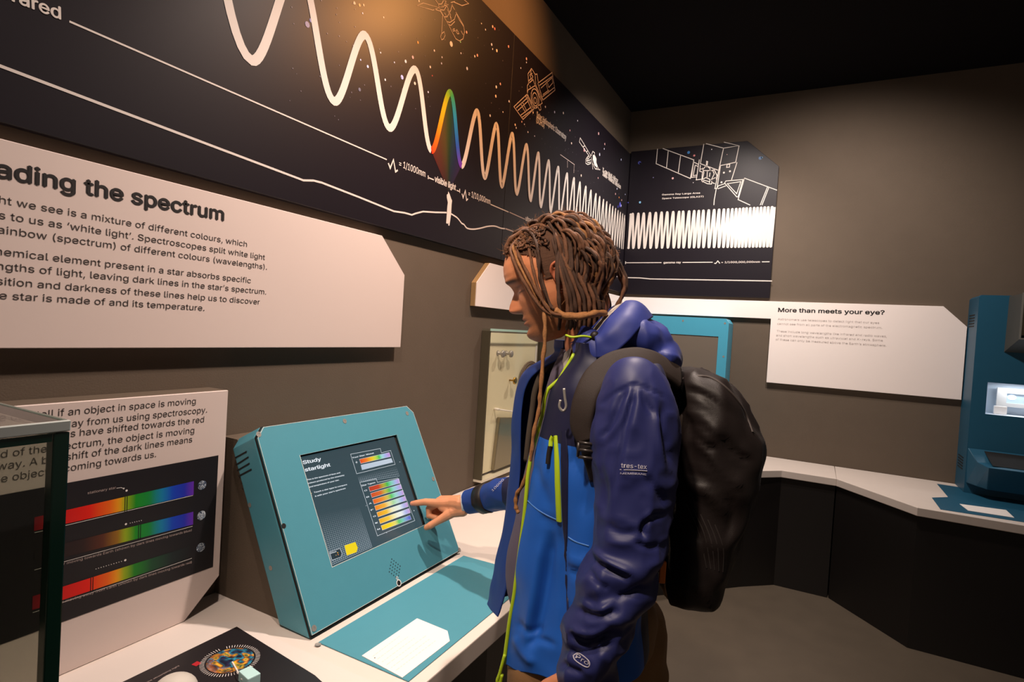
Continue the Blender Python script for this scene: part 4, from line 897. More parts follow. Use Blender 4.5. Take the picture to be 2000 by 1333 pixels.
# lit recess
M_REC = mat('recess_white', '#d9e2ec', 0.5)
rc_ = mk('lit_recess', [RP.at(*z) for z in [(wx0, wz0, -0.002), (wx1, wz0, -0.002), (wx1, wz1, -0.002), (wx0, wz1, -0.002), (wx0+0.0, wz0, -0.13), (wx1, wz0, -0.13), (wx1, wz1, -0.13), (wx0+0.0, wz1, -0.13)]], [[4, 5, 6, 7], [0, 4, 7, 3], [1, 2, 6, 5], [3, 7, 6, 2], [0, 1, 5, 4]], M_REC, ru)
b0 = RP.lift(-0.10); fq = b0.pxs([(1948, 757), (1945, 793)]); px1 = fq[0][0]+0.25
mk('lamp_frame', *framed(b0, [(fq[1][0], fq[1][1]), (px1, fq[1][1]), (px1, fq[0][1]), (fq[1][0], fq[0][1])], [(fq[1][0]+0.045, fq[1][1]+0.022), (px1-0.03, fq[1][1]+0.022), (px1-0.03, fq[0][1]-0.03), (fq[1][0]+0.045, fq[0][1]-0.03)], -0.008, 0.006), M_PAPER, rc_)
GLOW = mat('lamp_glow', '#dff0ff', 0.4, emit=1.5)
mk('lit_plate', *prism(b0, [(fq[1][0]+0.045, fq[1][1]+0.022), (px1-0.03, fq[1][1]+0.022), (px1-0.03, fq[0][1]-0.03), (fq[1][0]+0.045, fq[0][1]-0.03)], -0.008, -0.006), mat('lit_glass', '#b9cbdc', 0.3, emit=0.3), rc_)
gc_ = b0.px(1977, 777); mk('lamp', *disc(b0, (gc_[0], gc_[1]), 0.020, -0.004, 20, 0.015), GLOW, rc_)
gl = bpy.data.lights.new('recess_lamp', 'AREA'); go = bpy.data.objects.new('recess_lamp', gl); COL.objects.link(go); gl.size = 0.2; gl.size_y = 0.03; gl.shape = 'RECTANGLE'; gl.energy = 0.4; gl.color = (0.85, 0.93, 1.0)
go.location = RP.at((wx0+wx1)/2, wz1-0.004, -0.045)
b1 = RP.lift(-0.06); lq = b1.pxs([(1942, 793), (1967, 805)]); mk('white_block', *bev(prism(b1, [(lq[0][0], wz0+0.001), (lq[1][0], wz0+0.001), (lq[1][0], lq[0][1]), (lq[0][0], lq[0][1])], -0.02, 0.0), 0.003, 2), M_PAPER, rc_)
# sloped control shelf
c_tl, c_f1, c_f2 = hit(1890, 875, 1, yf)[[0, 2]], None, None
sz = c_tl[1]
yfr = 4.03
fr = Plane((0, yfr, 0), (1, 0, 0), (0, 0, 1)); f1 = Plane((0, yf-0.09, 0), (1, 0, 0), (0, 0, 1)).px(1909, 905); f2 = fr.px(1931, 914)
tz = f2[1]
sv = [(c_tl[0], yf-0.001, sz), (fx1-0.05, yf-0.001, sz), (fx1-0.05, yfr, tz), (f2[0], yfr, tz), (f1[0], yf-0.09, f1[1])]
lowz = HB+0.06
V = sv+[(c_tl[0]+0.004, yf-0.001, lowz), (fx1-0.05, yf-0.001, lowz), (fx1-0.05, yfr+0.05, lowz), (f2[0]+0.01, yfr+0.05, lowz), (f1[0]+0.006, yf-0.07, lowz)]
F = [[0, 1, 2, 3, 4], [9, 8, 7, 6, 5]]+[[i, 5+i, 5+(i+1) % 5, (i+1) % 5] for i in range(5)]
sh = mk('control_shelf', *bev((V, F), 0.004, 2), M_TEALD, ru)
nrm = unit(np.cross(np.array(sv[1])-np.array(sv[0]), np.array(sv[3])-np.array(sv[0])))
nrm = nrm if nrm[2] > 0 else -nrm
TPp = Plane(sv[0], (1, 0, 0), unit(np.cross(nrm, (1, 0, 0))), nrm)
bq = TPp.pxs([(1922, 882), (1939, 911)]); mk('black_inset', *poly(TPp, [(bq[0][0], bq[0][1]), (bq[0][0]+0.5, bq[0][1]), (bq[0][0]+0.5, bq[1][1]), (bq[1][0], bq[1][1])], 0.0012), M_DARK, sh)
# hooded picture box at the top
hx0 = RP.px(1961, 688)[0]; hz0 = RP.px(1961, 688)[1]; hz1 = rz1-0.004
hp = RP.lift(0.10); ix = hp.px(1992, 660)[0]; iz = hp.px(1992, 662)[1]
V = [RP.at(hx0, hz0, 0.001), RP.at(fx1-0.06, hz0, 0.001), RP.at(fx1-0.06, hz1, 0.001), RP.at(hx0+0.004, hz1, 0.001), hp.at(ix, iz), hp.at(fx1-0.12, iz), hp.at(fx1-0.12, hz1+0.01), hp.at(ix, hz1+0.01)]
F = [[0, 1, 5, 4], [1, 2, 6, 5], [2, 3, 7, 6], [3, 0, 4, 7]]
ho = mk('picture_hood', V, F, mat('grey_metal', '#5a5a56', 0.45, metal=0.4), ru)
mk('hood_edge', *framed(hp, [(ix-0.004, iz-0.004), (fx1-0.116, iz-0.004), (fx1-0.116, hz1+0.014), (ix-0.004, hz1+0.014)], [(ix+0.004, iz+0.004), (fx1-0.124, iz+0.004), (fx1-0.124, hz1+0.006), (ix+0.004, hz1+0.006)], -0.002, 0.003), mat('pale_metal', '#8f8d86', 0.4, metal=0.5), ho)
mk('lit_picture', *prism(hp, [(ix+0.006, iz+0.02), (fx1-0.126, iz+0.02), (fx1-0.126, hz1), (ix+0.006, hz1)], -0.03, -0.026), mat('cream_picture', '#b9ad92', 0.5), ho)
SPl = Plane((xs_, 0, 0), (0, -1, 0), (0, 0, 1), (-1, 0, 0))
for k in range(5):
    z = RP.px(1897, 614+k*5.6)[1]*1.0; mk('vent_slot', *box(xs_-0.0015, xs_-0.0002, yf+0.07, yf+0.2, z-0.0035, z+0.0035), M_DARK, ru)
for k in range(5):
    z = RP.px(1872, 897+k*5.6)[1]; mk('vent_slot', *box(xs_-0.0015, xs_-0.0002, yf+0.07, yf+0.2, z-0.0035, z+0.0035), M_DARK, ru)
rp = thing('base_plate', 'dark teal plate with a notched edge on the right counter, under the tall unit', 'plate', (0.9, 3.9, HB))
poly_slab('plate', [hb(1830, 946), hb(1852, 972), hb(1820, 973), hb(1837, 996), hb(1999, 1021), (1.5, hb(1999, 1021)[1]+0.005), (1.5, hb(1830, 946)[1]), ], HB+0.0003, HB+0.0016, M_TEALD, rp, 0)
cd2 = mk('instruction_card', *prism(CTB, [CTB.px(*z) for z in [(1874, 986), (1965, 998), (1981, 1013), (1891, 999)]], 0.002, 0.0035), M_PAPER, None, origin=np.array([0.84, 3.8, HB])); tag(cd2, 'pale blank card on the dark teal plate at the right', 'card')

# ================================================================== the visitor
RAD = 1.25                                            # distance of his head from the camera
_d = ray(1110, 645); E2 = unit([_d[0], _d[1], 0]); E1 = np.array([E2[1], -E2[0], 0]); E3 = np.array([0, 0, 1.0])
OP = CAM+ray(1110, 645)*RAD; OP[2] = 0
def pt(x, y, d=0.0):
    """point seen at (x, y) on the upright plane d metres behind the visitor's middle"""
    r = ray(x, y); return CAM+r*((np.dot(OP-CAM, E2)+d)/np.dot(r, E2))
def loc(X, d, z): return OP+E1*X+E2*d+E3*z
def X_of(x, y, d=0.0): return float(np.dot(pt(x, y, d)-OP, E1))
def grid(rows, closed_u=False, cap=False, smooth_k=(1, 1)):
    """rows: list of equally long point lists -> (V, F)"""
    R = np.array(rows, float)
    if smooth_k[0] > 1: R = np.stack([spline(R[:, j], smooth_k[0]) for j in range(R.shape[1])], 1)
    if smooth_k[1] > 1:
        if closed_u:
            n = R.shape[1]; RR = []
            for row in R:
                e = np.vstack([row[-2:], row, row[:3]]); s = spline(e, smooth_k[1]); RR.append(s[2*smooth_k[1]:(2+n)*smooth_k[1]])
            R = np.array(RR)
        else: R = np.stack([spline(row, smooth_k[1]) for row in R], 0)
    m, n = R.shape[:2]; V = R.reshape(-1, 3); F = []
    for i in range(m-1):
        for j in range(n if closed_u else n-1):
            k = (j+1) % n; F.append([i*n+j, i*n+k, (i+1)*n+k, (i+1)*n+j])
    if cap: F.append(list(range(n-1, -1, -1))); F.append([(m-1)*n+j for j in range(n)])
    return V, F, R
def vnoise(p, f, seed=0):
    """smooth 3-D value noise, -1..1"""
    q = np.asarray(p)*f+seed*17.31; i = np.floor(q).astype(int); t = q-i; t = t*t*(3-2*t)
    def h(a, b, c):
        s = np.sin(a*127.1+b*311.7+c*74.7+seed*3.3)*43758.5453; return s-np.floor(s)
    o = 0
    for dx in (0, 1):
        for dy in (0, 1):
            for dz in (0, 1):
                w = (t[:, 0] if dx else 1-t[:, 0])*(t[:, 1] if dy else 1-t[:, 1])*(t[:, 2] if dz else 1-t[:, 2])
                o = o+w*h(i[:, 0]+dx, i[:, 1]+dy, i[:, 2]+dz)
    return o*2-1
def vnormals(V, F):
    V = np.asarray(V); N = np.zeros_like(V)
    for f in F:
        n = np.cross(V[f[1]]-V[f[0]], V[f[-1]]-V[f[0]])
        for i in f: N[i] += n
    return N/np.maximum(np.linalg.norm(N, axis=1, keepdims=True), 1e-12)
def remesh(V, F, size, smooth=0, factor=0.5):
    me = bpy.data.meshes.new('r'); me.from_pydata([tuple(v) for v in V], [], [list(f) for f in F]); o = bpy.data.objects.new('r', me); COL.objects.link(o)
    r = o.modifiers.new('r', 'REMESH'); r.mode = 'VOXEL'; r.voxel_size = size
    if smooth: s = o.modifiers.new('s', 'SMOOTH'); s.iterations = smooth; s.factor = factor
    m2 = bpy.data.meshes.new_from_object(o.evaluated_get(bpy.context.evaluated_depsgraph_get()))
    V2 = np.array([v.co[:] for v in m2.vertices]); F2 = [list(p.vertices) for p in m2.polygons]
    bpy.data.objects.remove(o); bpy.data.meshes.remove(me); bpy.data.meshes.remove(m2)
    return V2, F2
def ellipsoid(c, ax, r, nu=24, nv=14):
    """c centre, ax three axes, r three radii"""
    V = []; F = []
    for i in range(nv+1):
        a = math.pi*i/nv
        for j in range(nu):
            b = 2*math.pi*j/nu; V.append(np.asarray(c)+ax[0]*r[0]*math.sin(a)*math.cos(b)+ax[1]*r[1]*math.sin(a)*math.sin(b)+ax[2]*r[2]*math.cos(a))
    for i in range(nv):
        for j in range(nu): F.append([i*nu+j, (i+1)*nu+j, (i+1)*nu+(j+1) % nu, i*nu+(j+1) % nu])
    return V, F
def capsule(pts, r, n=14):
    """rounded limb through the points with a radius at each"""
    p = [np.asarray(q, float) for q in pts]; rr = [r]*len(p) if np.isscalar(r) else list(r)
    m = MB(); m.add(*tube(p, rr, n)); ax = (np.array([1., 0, 0]), np.array([0, 1., 0]), np.array([0, 0, 1.]))
    for q, k in zip(p, rr): m.add(*ellipsoid(q, ax, (k, k, k), n, 8))
    return m.V, m.F
M_SKIN = bpy.data.materials.new('skin'); M_SKIN.use_nodes = True
_n = M_SKIN.node_tree.nodes; _l = M_SKIN.node_tree.links; _b = _n['Principled BSDF']; _v = _n.new('ShaderNodeVertexColor'); _v.layer_name = 'Col'
_l.new(_v.outputs[0], _b.inputs['Base Color']); _b.inputs['Roughness'].default_value = 0.48; _b.inputs['Subsurface Weight'].default_value = 0.12; _b.inputs['Subsurface Radius'].default_value = (0.012, 0.004, 0.002); _b.inputs['Subsurface Scale'].default_value = 1.0
_tc2 = _n.new('ShaderNodeTexCoord'); _nz = _n.new('ShaderNodeTexNoise'); _nz.inputs['Scale'].default_value = 420; _bp = _n.new('ShaderNodeBump'); _bp.inputs['Strength'].default_value = 0.18; _bp.inputs['Distance'].default_value = 0.0012
_l.new(_tc2.outputs['Object'], _nz.inputs['Vector']); _l.new(_nz.outputs['Fac'], _bp.inputs['Height']); _l.new(_bp.outputs[0], _b.inputs['Normal'])
def cloth(name, col, rough=0.6, bump=0.06, sheen=0.02, noise=0.06, wrk=0.0, wscale=22):
    m = mat(name, col, rough, noise=noise, scale=18, bump=bump, bscale=900, sheen=sheen, spec=0.35)
    return m
M_NAVY = cloth('navy_shell', '#22275a', 0.5); M_NAVYD = cloth('dark_navy_shell', '#131534', 0.55); M_BLUE = cloth('bright_blue_shell', '#1a58b4', 0.55); M_BLUEM = cloth('mid_blue_shell', '#1a377c', 0.55)
M_LIME = mat('lime_zip', '#a9c41c', 0.5); M_SHIRT = cloth('grey_mauve_cotton', '#5b5264', 0.9, 0.3); M_TROU = cloth('tan_trousers', '#86633f', 0.85, 0.3); M_PACK = cloth('black_nylon', '#1b1413', 0.5, 0.2, 0.0); M_STRAP = cloth('brown_black_webbing', '#261c17', 0.75, 0.3, 0.0)
M_LINING = cloth('grey_lining', '#a89f98', 0.8, 0.2); M_HAIR = mat('dreadlock_hair', '#6e452a', 0.65, noise=0.7, scale=260, bump=0.7, bscale=1600); M_HAIRD = mat('dark_hair', '#472c1b', 0.7, noise=0.6, scale=260, bump=0.7, bscale=1600); M_HAIRL = mat('fair_hair', '#a06c3c', 0.6, noise=0.55, scale=240, bump=0.7, bscale=1500)  # hair in three tones: brown, dark and fair

feet = loc(0.02, 0, 0)
man = thing('person', 'person with dreadlocks in an open blue jacket, pointing at the touch screen', 'person', feet)

# ---- head: a closed surface in its own frame (x forward, y to his left, z up), millimetres
pitch = math.radians(20.5); yaw = math.radians(2.0)
fwd = unit(-E1*math.cos(yaw)+E2*math.sin(yaw)); lat = unit(np.cross(E3, fwd))     # lat = his left, towards the camera
HX = unit(fwd*math.cos(pitch)-E3*math.sin(pitch)); HZ = unit(np.cross(HX, lat)); HY = lat
H0 = pt(1085, 540, 0.0); MM = 0.001*RAD/1.25
def hp_(x, y, z): return H0+(HX*x+HY*y+HZ*z)*MM
tab = np.array([  # z, front, back, half width
    (111, 4, -30, 10), (108, 26, -50, 28), (100, 52, -68, 45), (88, 74, -82, 58), (70, 95, -93, 68), (50, 105, -98, 73), (32, 109, -99, 75), (18, 108, -98, 75), (6, 100, -95, 74),
    (-8, 93, -90, 72), (-22, 92, -83, 70), (-36, 93, -75, 68), (-50, 93, -64, 65), (-62, 93, -54, 62), (-76, 93, -44, 58), (-90, 92, -34, 52), (-104, 95, -22, 45), (-116, 92, -8, 38), (-126, 82, 8, 29), (-132, 64, 26, 14)], float)
zz = np.linspace(111, -132, 150); fr_ = np.interp(zz, tab[::-1, 0], tab[::-1, 1]); bk_ = np.interp(zz, tab[::-1, 0], tab[::-1, 2]); wd_ = np.interp(zz, tab[::-1, 0], tab[::-1, 3])
def sm1(a, k=4):
    for _ in range(k): a = np.concatenate([[a[0]], (a[:-2]+2*a[1:-1]+a[2:])/4, [a[-1]]])
    return a
fr_, bk_, wd_ = sm1(fr_), sm1(bk_), sm1(wd_)
NU = 144; hv = np.zeros((150, NU, 3)); hcol = np.zeros((150, NU, 3))
G = lambda a, s: np.exp(-(a/s)**2)
phi = np.linspace(0, 2*math.pi, NU, endpoint=False)
nose = np.interp(zz, [-58, -53, -48, -43, -30, -18, -8, 2, 12], [0, 8, 24, 28, 22, 13, 5, 2, 0]); nose = sm1(nose, 1)
nw = np.interp(zz, [-58, -48, -40, -28, -10, 10], [16, 15.5, 13, 9, 7, 9])
SKIN = np.array(rgb('#d0875e')); LIP = np.array(rgb('#8e4038')); BRW = np.array(rgb('#4f3220')); STB = np.array(rgb('#96623f')); LID = np.array(rgb('#8f5640'))
for i, z in enumerate(zz):
    cx = fr_[i]*0.5+bk_[i]*0.5; low = np.clip((-z-40)/80, 0, 1)
    cxf = cx-0.15*(fr_[i]-bk_[i])*(1-low)*0+0
    c, s = np.cos(phi), np.sin(phi)
    ef = 2/(2.25-0.35*low); x = np.where(c > 0, cx+(fr_[i]-cx)*np.abs(c)**ef, cx-(cx-bk_[i])*np.abs(c)**(2/2.1)); y = wd_[i]*np.sign(s)*np.abs(s)**(2/2.15)
    front = np.clip(c, 0, 1)
    # eye sockets, brow ridge, cheek bones, lips, chin crease
    for sd in (-1, 1):
        x -= front*9.5*G(y-sd*32, 16)*G(z+7, 10); x += front*4.0*G(y-sd*27, 20)*G(z-15, 7)
        x += front*6.0*G(y-sd*34, 10)*G(z+10.5, 6.0)                      # lids over the eyeball
        y += sd*np.where(s*sd > 0, 1, 0)*3.0*G(z+32, 16)*G(x-52, 28); x -= front*3.5*G(y-sd*40, 14)*G(z+62, 16)
        y -= sd*np.where(s*sd > 0, 1, 0)*4.0*G(z-15, 22)*G(x-62, 20)
    x += nose[i]*np.exp(-(np.abs(y)/nw[i])**2.4)*(front > 0)
    for sd in (-1, 1): x += front*5.0*G(y-sd*13, 6)*G(z+47, 6)               # wings of the nose
    x += front*(4.2*G(z+70, 4.5)+5.0*G(z+82, 5.0)-2.6*G(z+76, 2.0))*G(y, 21); x -= front*3.5*G(z+92, 6)*G(y, 26); x += front*3.5*G(z+108, 10)*G(y, 22)
    hv[i, :, 0] = x; hv[i, :, 1] = y; hv[i, :, 2] = z-front*3*G(z+52, 5)*G(y, 14)
    k = np.zeros((NU, 1)); col = np.tile(SKIN, (NU, 1))
    def mixc(w, tc):
        global col
        return col*(1-w[:, None])+tc*w[:, None]
    col = mixc(np.clip(front*1.4, 0, 1)*(G(z+70, 4)+G(z+81, 4.5))*G(y, 22), LIP)
    for sd in (-1, 1):
        col = mixc(0.92*np.clip(front*1.6, 0, 1)*G(z-14+0.10*(np.abs(y)-28), 4.6)*np.clip(1-((np.abs(y-sd*34))/25)**4, 0, 1), BRW)
        col = mixc(0.95*np.clip(front*1.6, 0, 1)*G(z+13.5, 2.0)*np.clip(1.2-((y-sd*36)/15)**2, 0, 1), np.array(rgb('#2a1810')))
        col = mixc(0.9*np.clip(front*2, 0, 1)*G(z+53, 3.0)*G(y-sd*9.5, 4.5), np.array(rgb('#3a1810')))
        col = mixc(0.7*np.clip(front*1.6, 0, 1)*G(z+1, 1.6)*np.clip(1.0-((y-sd*35)/17)**2, 0, 1), np.array(rgb('#8a5238')))
        col = mixc(0.6*front*G(z+8, 7)*G(y-sd*34, 15), LID)
    col = mixc(0.85*front*G(z+76, 1.5)*G(y, 24), np.array(rgb('#5a261e')))
    stub = np.clip((-z-48)/14, 0, 1)*np.clip((x+25)/40, 0, 1)*(1-np.clip(front*1.4, 0, 1)*(G(z+76, 9))*G(y, 24))
    col = mixc(0.75*stub*(0.7+0.3*np.random.rand(NU)), STB); col = mixc(0.30*G(z+42, 12)*G(y, 20)*(front > 0), np.array(rgb('#b8644a')))
    hcol[i] = col
hV = (H0+(hv.reshape(-1, 3) @ np.array([HX, HY, HZ]))*MM); hF = []
for i in range(149):
    for j in range(NU): hF.append([i*NU+j, (i+1)*NU+j, (i+1)*NU+(j+1) % NU, i*NU+(j+1) % NU])
hF.append(list(range(NU))); hF.append([149*NU+j for j in range(NU)][::-1])
body = MB(); body.add(hV, hF, hcol.reshape(-1, 3))
# ears
for sd in (1, -1):
    e0 = lambda x, y, z: hp_(-6+x, sd*(71+y), -10+z)
    m = MB(); m.add(*tube(spline([e0(6, 1, -4), e0(10, 5, 12), e0(4, 10, 25), e0(-10, 14, 28), e0(-20, 15, 16), e0(-20, 12, -4), e0(-12, 8, -20), e0(-3, 4, -30), e0(5, 1, -26)], 5), np.array([3, 3.6, 3.8, 3.8, 3.8, 3.6, 3.8, 5, 3.5])[np.minimum(np.arange(41)//5, 8)]*MM, 8))
    m.add(*tube(spline([e0(2, 4, -12), e0(-8, 8, -8), e0(-11, 9, 4), e0(-6, 9, 14), e0(2, 7, 18)], 5), 2.6*MM, 8))
    m.add(*ellipsoid(e0(-5, 4, 0), (HX, HZ, HY), (15*MM, 24*MM, 3.5*MM), 16, 8))
    v, f = remesh(m.V, m.F, 0.0016, 6); body.add(v, f, [tuple(np.array(rgb('#b8684a')))]*len(v))
# neck, chest, trunk, legs
nb = MB(); nb.add(*capsule([hp_(-42, 0, -40), hp_(-50, 0, -80), pt(1148, 672, 0), pt(1168, 725, 0)], [0.050, 0.049, 0.052, 0.062]))
nb.add(*capsule([hp_(10, 0, -100), hp_(-30, 0, -95)], [0.026, 0.045]))
v, f = remesh(nb.V, nb.F, 0.0035, 10); body.add(v, f, [tuple(np.array(rgb('#b06c4a')))]*len(v))
Xb = lambda x, y, d=0: X_of(x, y, d)
tb_ = MB(); xc0 = X_of(1170, 800)
for z, a, b, dx in [(1.40, .07, .13, 0.02), (1.30, .085, .14, .02), (1.15, .085, .13, 0.0), (1.02, .095, .13, 0.0), (0.93, .11, .15, 0.0)]:
    tb_.add(*ellipsoid(loc(xc0+dx, 0, z), (E1, E2, E3), (a, b, 0.12), 20, 12))
hipz, xh = 0.90, X_of(1178, 1250)
for sd, fx in ((-1, 0.01), (1, -0.07)):
    xs2 = -0.100 if sd < 0 else 0.055; tb_.add(*capsule([loc(xh+xs2, sd*0.085, hipz-0.02), loc(xh+xs2*1.3+0.01, sd*0.095, 0.48), loc(xh+xs2*1.4+0.03, sd*0.10, 0.09)], [0.078, 0.056, 0.040]))
    tb_.add(*capsule([loc(xh+xs2*1.4+0.04, sd*0.10, 0.045), loc(xh+xs2*1.4-0.12, sd*0.11, 0.038)], [0.036, 0.028]))
d_tip = float(np.dot(KP.at(*FPl.px(803, 984), 0.003)-OP, E2))
sh_r = pt(1110, 760, 0.165); el_r = pt(1056, 956, 0.355); wr_r = pt(914, 981, d_tip-0.025)
tb_.add(*capsule([sh_r, pt(1092, 860, .25), pt(1056, 956, .355), pt(988, 964, .420), pt(960, 970, .455), wr_r], [0.044, 0.038, 0.034, 0.030, 0.026, 0.021]))
sh_l = pt(1235, 775, -0.19); el_l = pt(1232, 1060, -0.235); wr_l = pt(1128, 1320, -0.26); hd_l = wr_l+unit(wr_l-el_l)*0.09
tb_.add(*capsule([sh_l, el_l, wr_l], [0.05, 0.042, 0.028]))
v, f = remesh(tb_.V, tb_.F, 0.009, 5); body.add(v, f, [tuple(SKIN)]*len(v))
# right hand, index finger on the screen
def hand(j, palm, size):
    m = MB()
    for pts, r in j: m.add(*capsule(pts, [x*0.001 for x in r], 12))
    return remesh(m.V, m.F, size, 5, 0.5)
q = lambda x, y, dd: pt(x, y, d_tip+dd)
wr = q(913, 981, -.028)
J = [([q(805, 984, -0.003), q(813, 983.2, -.005), q(831, 981.0, -.011), q(856, 984, -.018), wr], [7.6, 9.6, 11.2, 14.5, 24]),
     ([q(838, 994, .003), q(858, 980, .002), wr], [11.2, 14.5, 24]), ([q(838, 994, .003), q(838, 1008, -.004), q(851, 1012, -.010)], [11, 10, 9]),
     ([q(843, 989, .024), q(862, 977, .020), wr], [10.8, 14, 22]), ([q(843, 989, .024), q(846, 1005, .015), q(858, 1009, .007)], [10.6, 9.6, 8.6]),
     ([q(852, 985, .040), q(868, 977, .036), wr], [9.8, 12.5, 20]), ([q(852, 985, .040), q(855, 1000, .031), q(865, 1004, .023)], [9.4, 8.6, 7.6]),
     ([q(833, 1031, -.050), q(840, 1027, -.050), q(854, 1019, -.046), q(876, 1006, -.040), q(902, 990, -.030)], [9.0, 11.0, 11.6, 15.5, 21]),
     ([q(862, 992, -.022), q(880, 1000, -.032), q(895, 994, -.03)], [11, 14.5, 18]), ([wr, q(930, 980, -.032)], [24, 22]), ([q(872, 982, -.012), q(900, 984, -.030)], [20, 27]), ([q(884, 1001, -.038), q(903, 996, -.034)], [17, 22])]
v, f = hand(J, None, 0.0017)
pc = [np.array(project) for project in []]
hc = np.tile(np.array(rgb('#cf8d68')), (len(v), 1)); nz_ = vnoise(v, 60, 2)[:, None]; hc = hc*(1+0.10*nz_)
tipd = np.linalg.norm(v-q(804, 984, -.002), axis=1); k = np.clip(1-tipd/0.02, 0, 1)[:, None]; hc = hc*(1-0.35*k)+np.array(rgb('#c06a58'))*0.35*k
body.add(v, f, hc)
# left hand, hanging relaxed below the cuff
u_ = unit(wr_l-el_l); w_ = unit(np.cross(u_, E2)); n_ = unit(np.cross(w_, u_))
hh = lambda a, b, c: wr_l+u_*a*0.001+w_*b*0.001+n_*c*0.001
JL = [([hh(0, 0, 0), hh(45, 0, 4), hh(85, 0, 4)], [24, 26, 24])]
for b, L_ in ((-24, 62), (-8, 72), (9, 68), (25, 54)):
    JL.append(([hh(20, b*0.6, 2), hh(88, b, 4), hh(88+L_*0.5, b, 14), hh(88+L_*0.85, b, 34), hh(88+L_, b, 48)], [12, 11, 9.4, 8.6, 7.4]))
JL.append(([hh(18, -18, 6), hh(48, -40, 18), hh(75, -46, 30), hh(96, -44, 38)], [14, 11.5, 10, 8]))
v, f = hand(JL, None, 0.0028); body.add(v, f, [tuple(np.array(rgb('#c4805a')))]*len(v))
mk('body', body.V, body.F, M_SKIN, man, True, [tuple(np.clip(c, 0, 1)) for c in body.C])

# ---- T-shirt
rows = []
for px_, py_, a, b in [(1096, 682, .060, .062), (1091, 696, .068, .075), (1075, 728, .105, .14), (1054, 800, .13, .165), (1037, 870, .138, .165), (1022, 930, .14, .16), (1008, 1000, .14, .155), (994, 1058, .14, .15), (989, 1094, .14, .15), (988, 1150, .14, .155), (997, 1193, .14, .158)]:
    z = pt(px_, py_)[2]; xf_ = X_of(px_, py_); rows.append([loc(xf_+a-a*math.cos(t), (b if math.sin(t) > 0 else b*0.62)*math.sin(t)+0.012, z) for t in np.linspace(0, 2*math.pi, 28, endpoint=False)])
V, F, R = grid(rows, True, False, (3, 2)); N = vnormals(V, F); V = V+N*(0.003*vnoise(V*np.array([1, 1, 0.5]), 22, 3))[:, None]
mk('t_shirt', V, F, M_SHIRT, man, True)

# ---- trousers
tr_ = MB()
tr_.add(*ellipsoid(loc(xh-0.025, 0, 0.93), (E1, E2, E3), (.140, .158, .12), 24, 12))
for sd, fx in ((-1, 0.01), (1, -0.07)):
    xs2 = -0.100 if sd < 0 else 0.055; tr_.add(*capsule([loc(xh+xs2, sd*0.078, 0.87), loc(xh+xs2*1.3+0.01, sd*0.09, 0.48), loc(xh+xs2*1.4+0.03, sd*0.10, 0.10)], [0.100, 0.086, 0.078]))
v, f = remesh(tr_.V, tr_.F, 0.009, 8); v = np.array(v); n = vnormals(v, f); v = v+n*(0.006*vnoise(v*np.array([1, 1, 1.8]), 14, 5))[:, None]
mk('trousers', v, f, M_TROU, man, True)
for sd, fx in ((-1, 0.01), (1, -0.07)):
    xs2 = -0.100 if sd < 0 else 0.055; m = MB(); b0_ = loc(xh+xs2*1.4+0.03, sd*0.105, 0)
    for kx, kz, r0, r1, r2 in ((0.03, .055, .045, .042, .05), (-.05, .045, .06, .042, .042), (-.12, .038, .05, .044, .036)): m.add(*ellipsoid(b0_+E1*kx+E3*kz, (E1, E2, E3), (r0, r1, r2), 18, 10))
    v, f = remesh(m.V, m.F, 0.006, 4); v = np.array(v); v[:, 2] = np.maximum(v[:, 2], 0.002); mk('shoe', v, f, mat('dark_shoe', '#2b2320', 0.7), man, True)

def projpx(V):
    q_ = (np.asarray(V)-CAM); z = q_ @ CF; return np.stack([1000+FPX*(q_ @ CR)/z, 666.5-FPX*(q_ @ CU)/z], 1)
def crease(V, N, lines):
    """press folds into the camera-side cloth: (polyline, width px, depth m; negative depth raises a ridge)"""
    p = projpx(V); facing = np.clip(np.sum(N*(CAM-V), axis=1)/np.linalg.norm(CAM-V, axis=1)*3, 0, 1); V = np.array(V)
    for pts, w, dep in lines:
        S2 = spline(pts, 6); dmin = np.full(len(p), 1e9); tt = np.zeros(len(p))
        for k, (a, b) in enumerate(zip(S2[:-1], S2[1:])):
            ab = b-a; t = np.clip(((p-a) @ ab)/max(ab @ ab, 1e-9), 0, 1); dd = np.linalg.norm(p-(a+t[:, None]*ab), axis=1)
            u = dd < dmin; dmin[u] = dd[u]; tt[u] = (k+t[u])/(len(S2)-1)
        taper = np.clip(np.minimum(tt, 1-tt)*5+0.15, 0, 1)
        V = V-N*(dep*np.exp(-(dmin/w)**2)*taper*facing)[:, None]
    return V
# ---- jacket shell (open in front)
zipl = np.array([(1123, 693), (1109, 716), (1094, 742), (1073, 759), (1065.6, 776), (1062, 805), (1052, 843), (1039, 889), (1032, 932), (1027, 992), (1022.5, 1030), (1014, 1094), (1005.7, 1161), (996, 1217), (987, 1287), (986, 1305)], float)
farl = np.array([(1082, 693), (1066, 704), (1045, 716), (1022, 735), (1008, 764), (1001, 800), (998.5, 843), (998, 889), (996, 932), (990, 991), (989, 1030), (971, 1094), (964, 1150), (955, 1185), (951, 1194)], float)
zv = lambda py: pt(1150, py)[2]
dz = lambda z: np.interp(z, [0.8, 1.2, 1.42, 1.50], [-0.118, -0.108, -0.088, -0.085])
df = lambda z: np.interp(z, [0.8, 1.0, 1.2, 1.42, 1.50], [0.10, 0.10, 0.12, 0.12, 0.07])
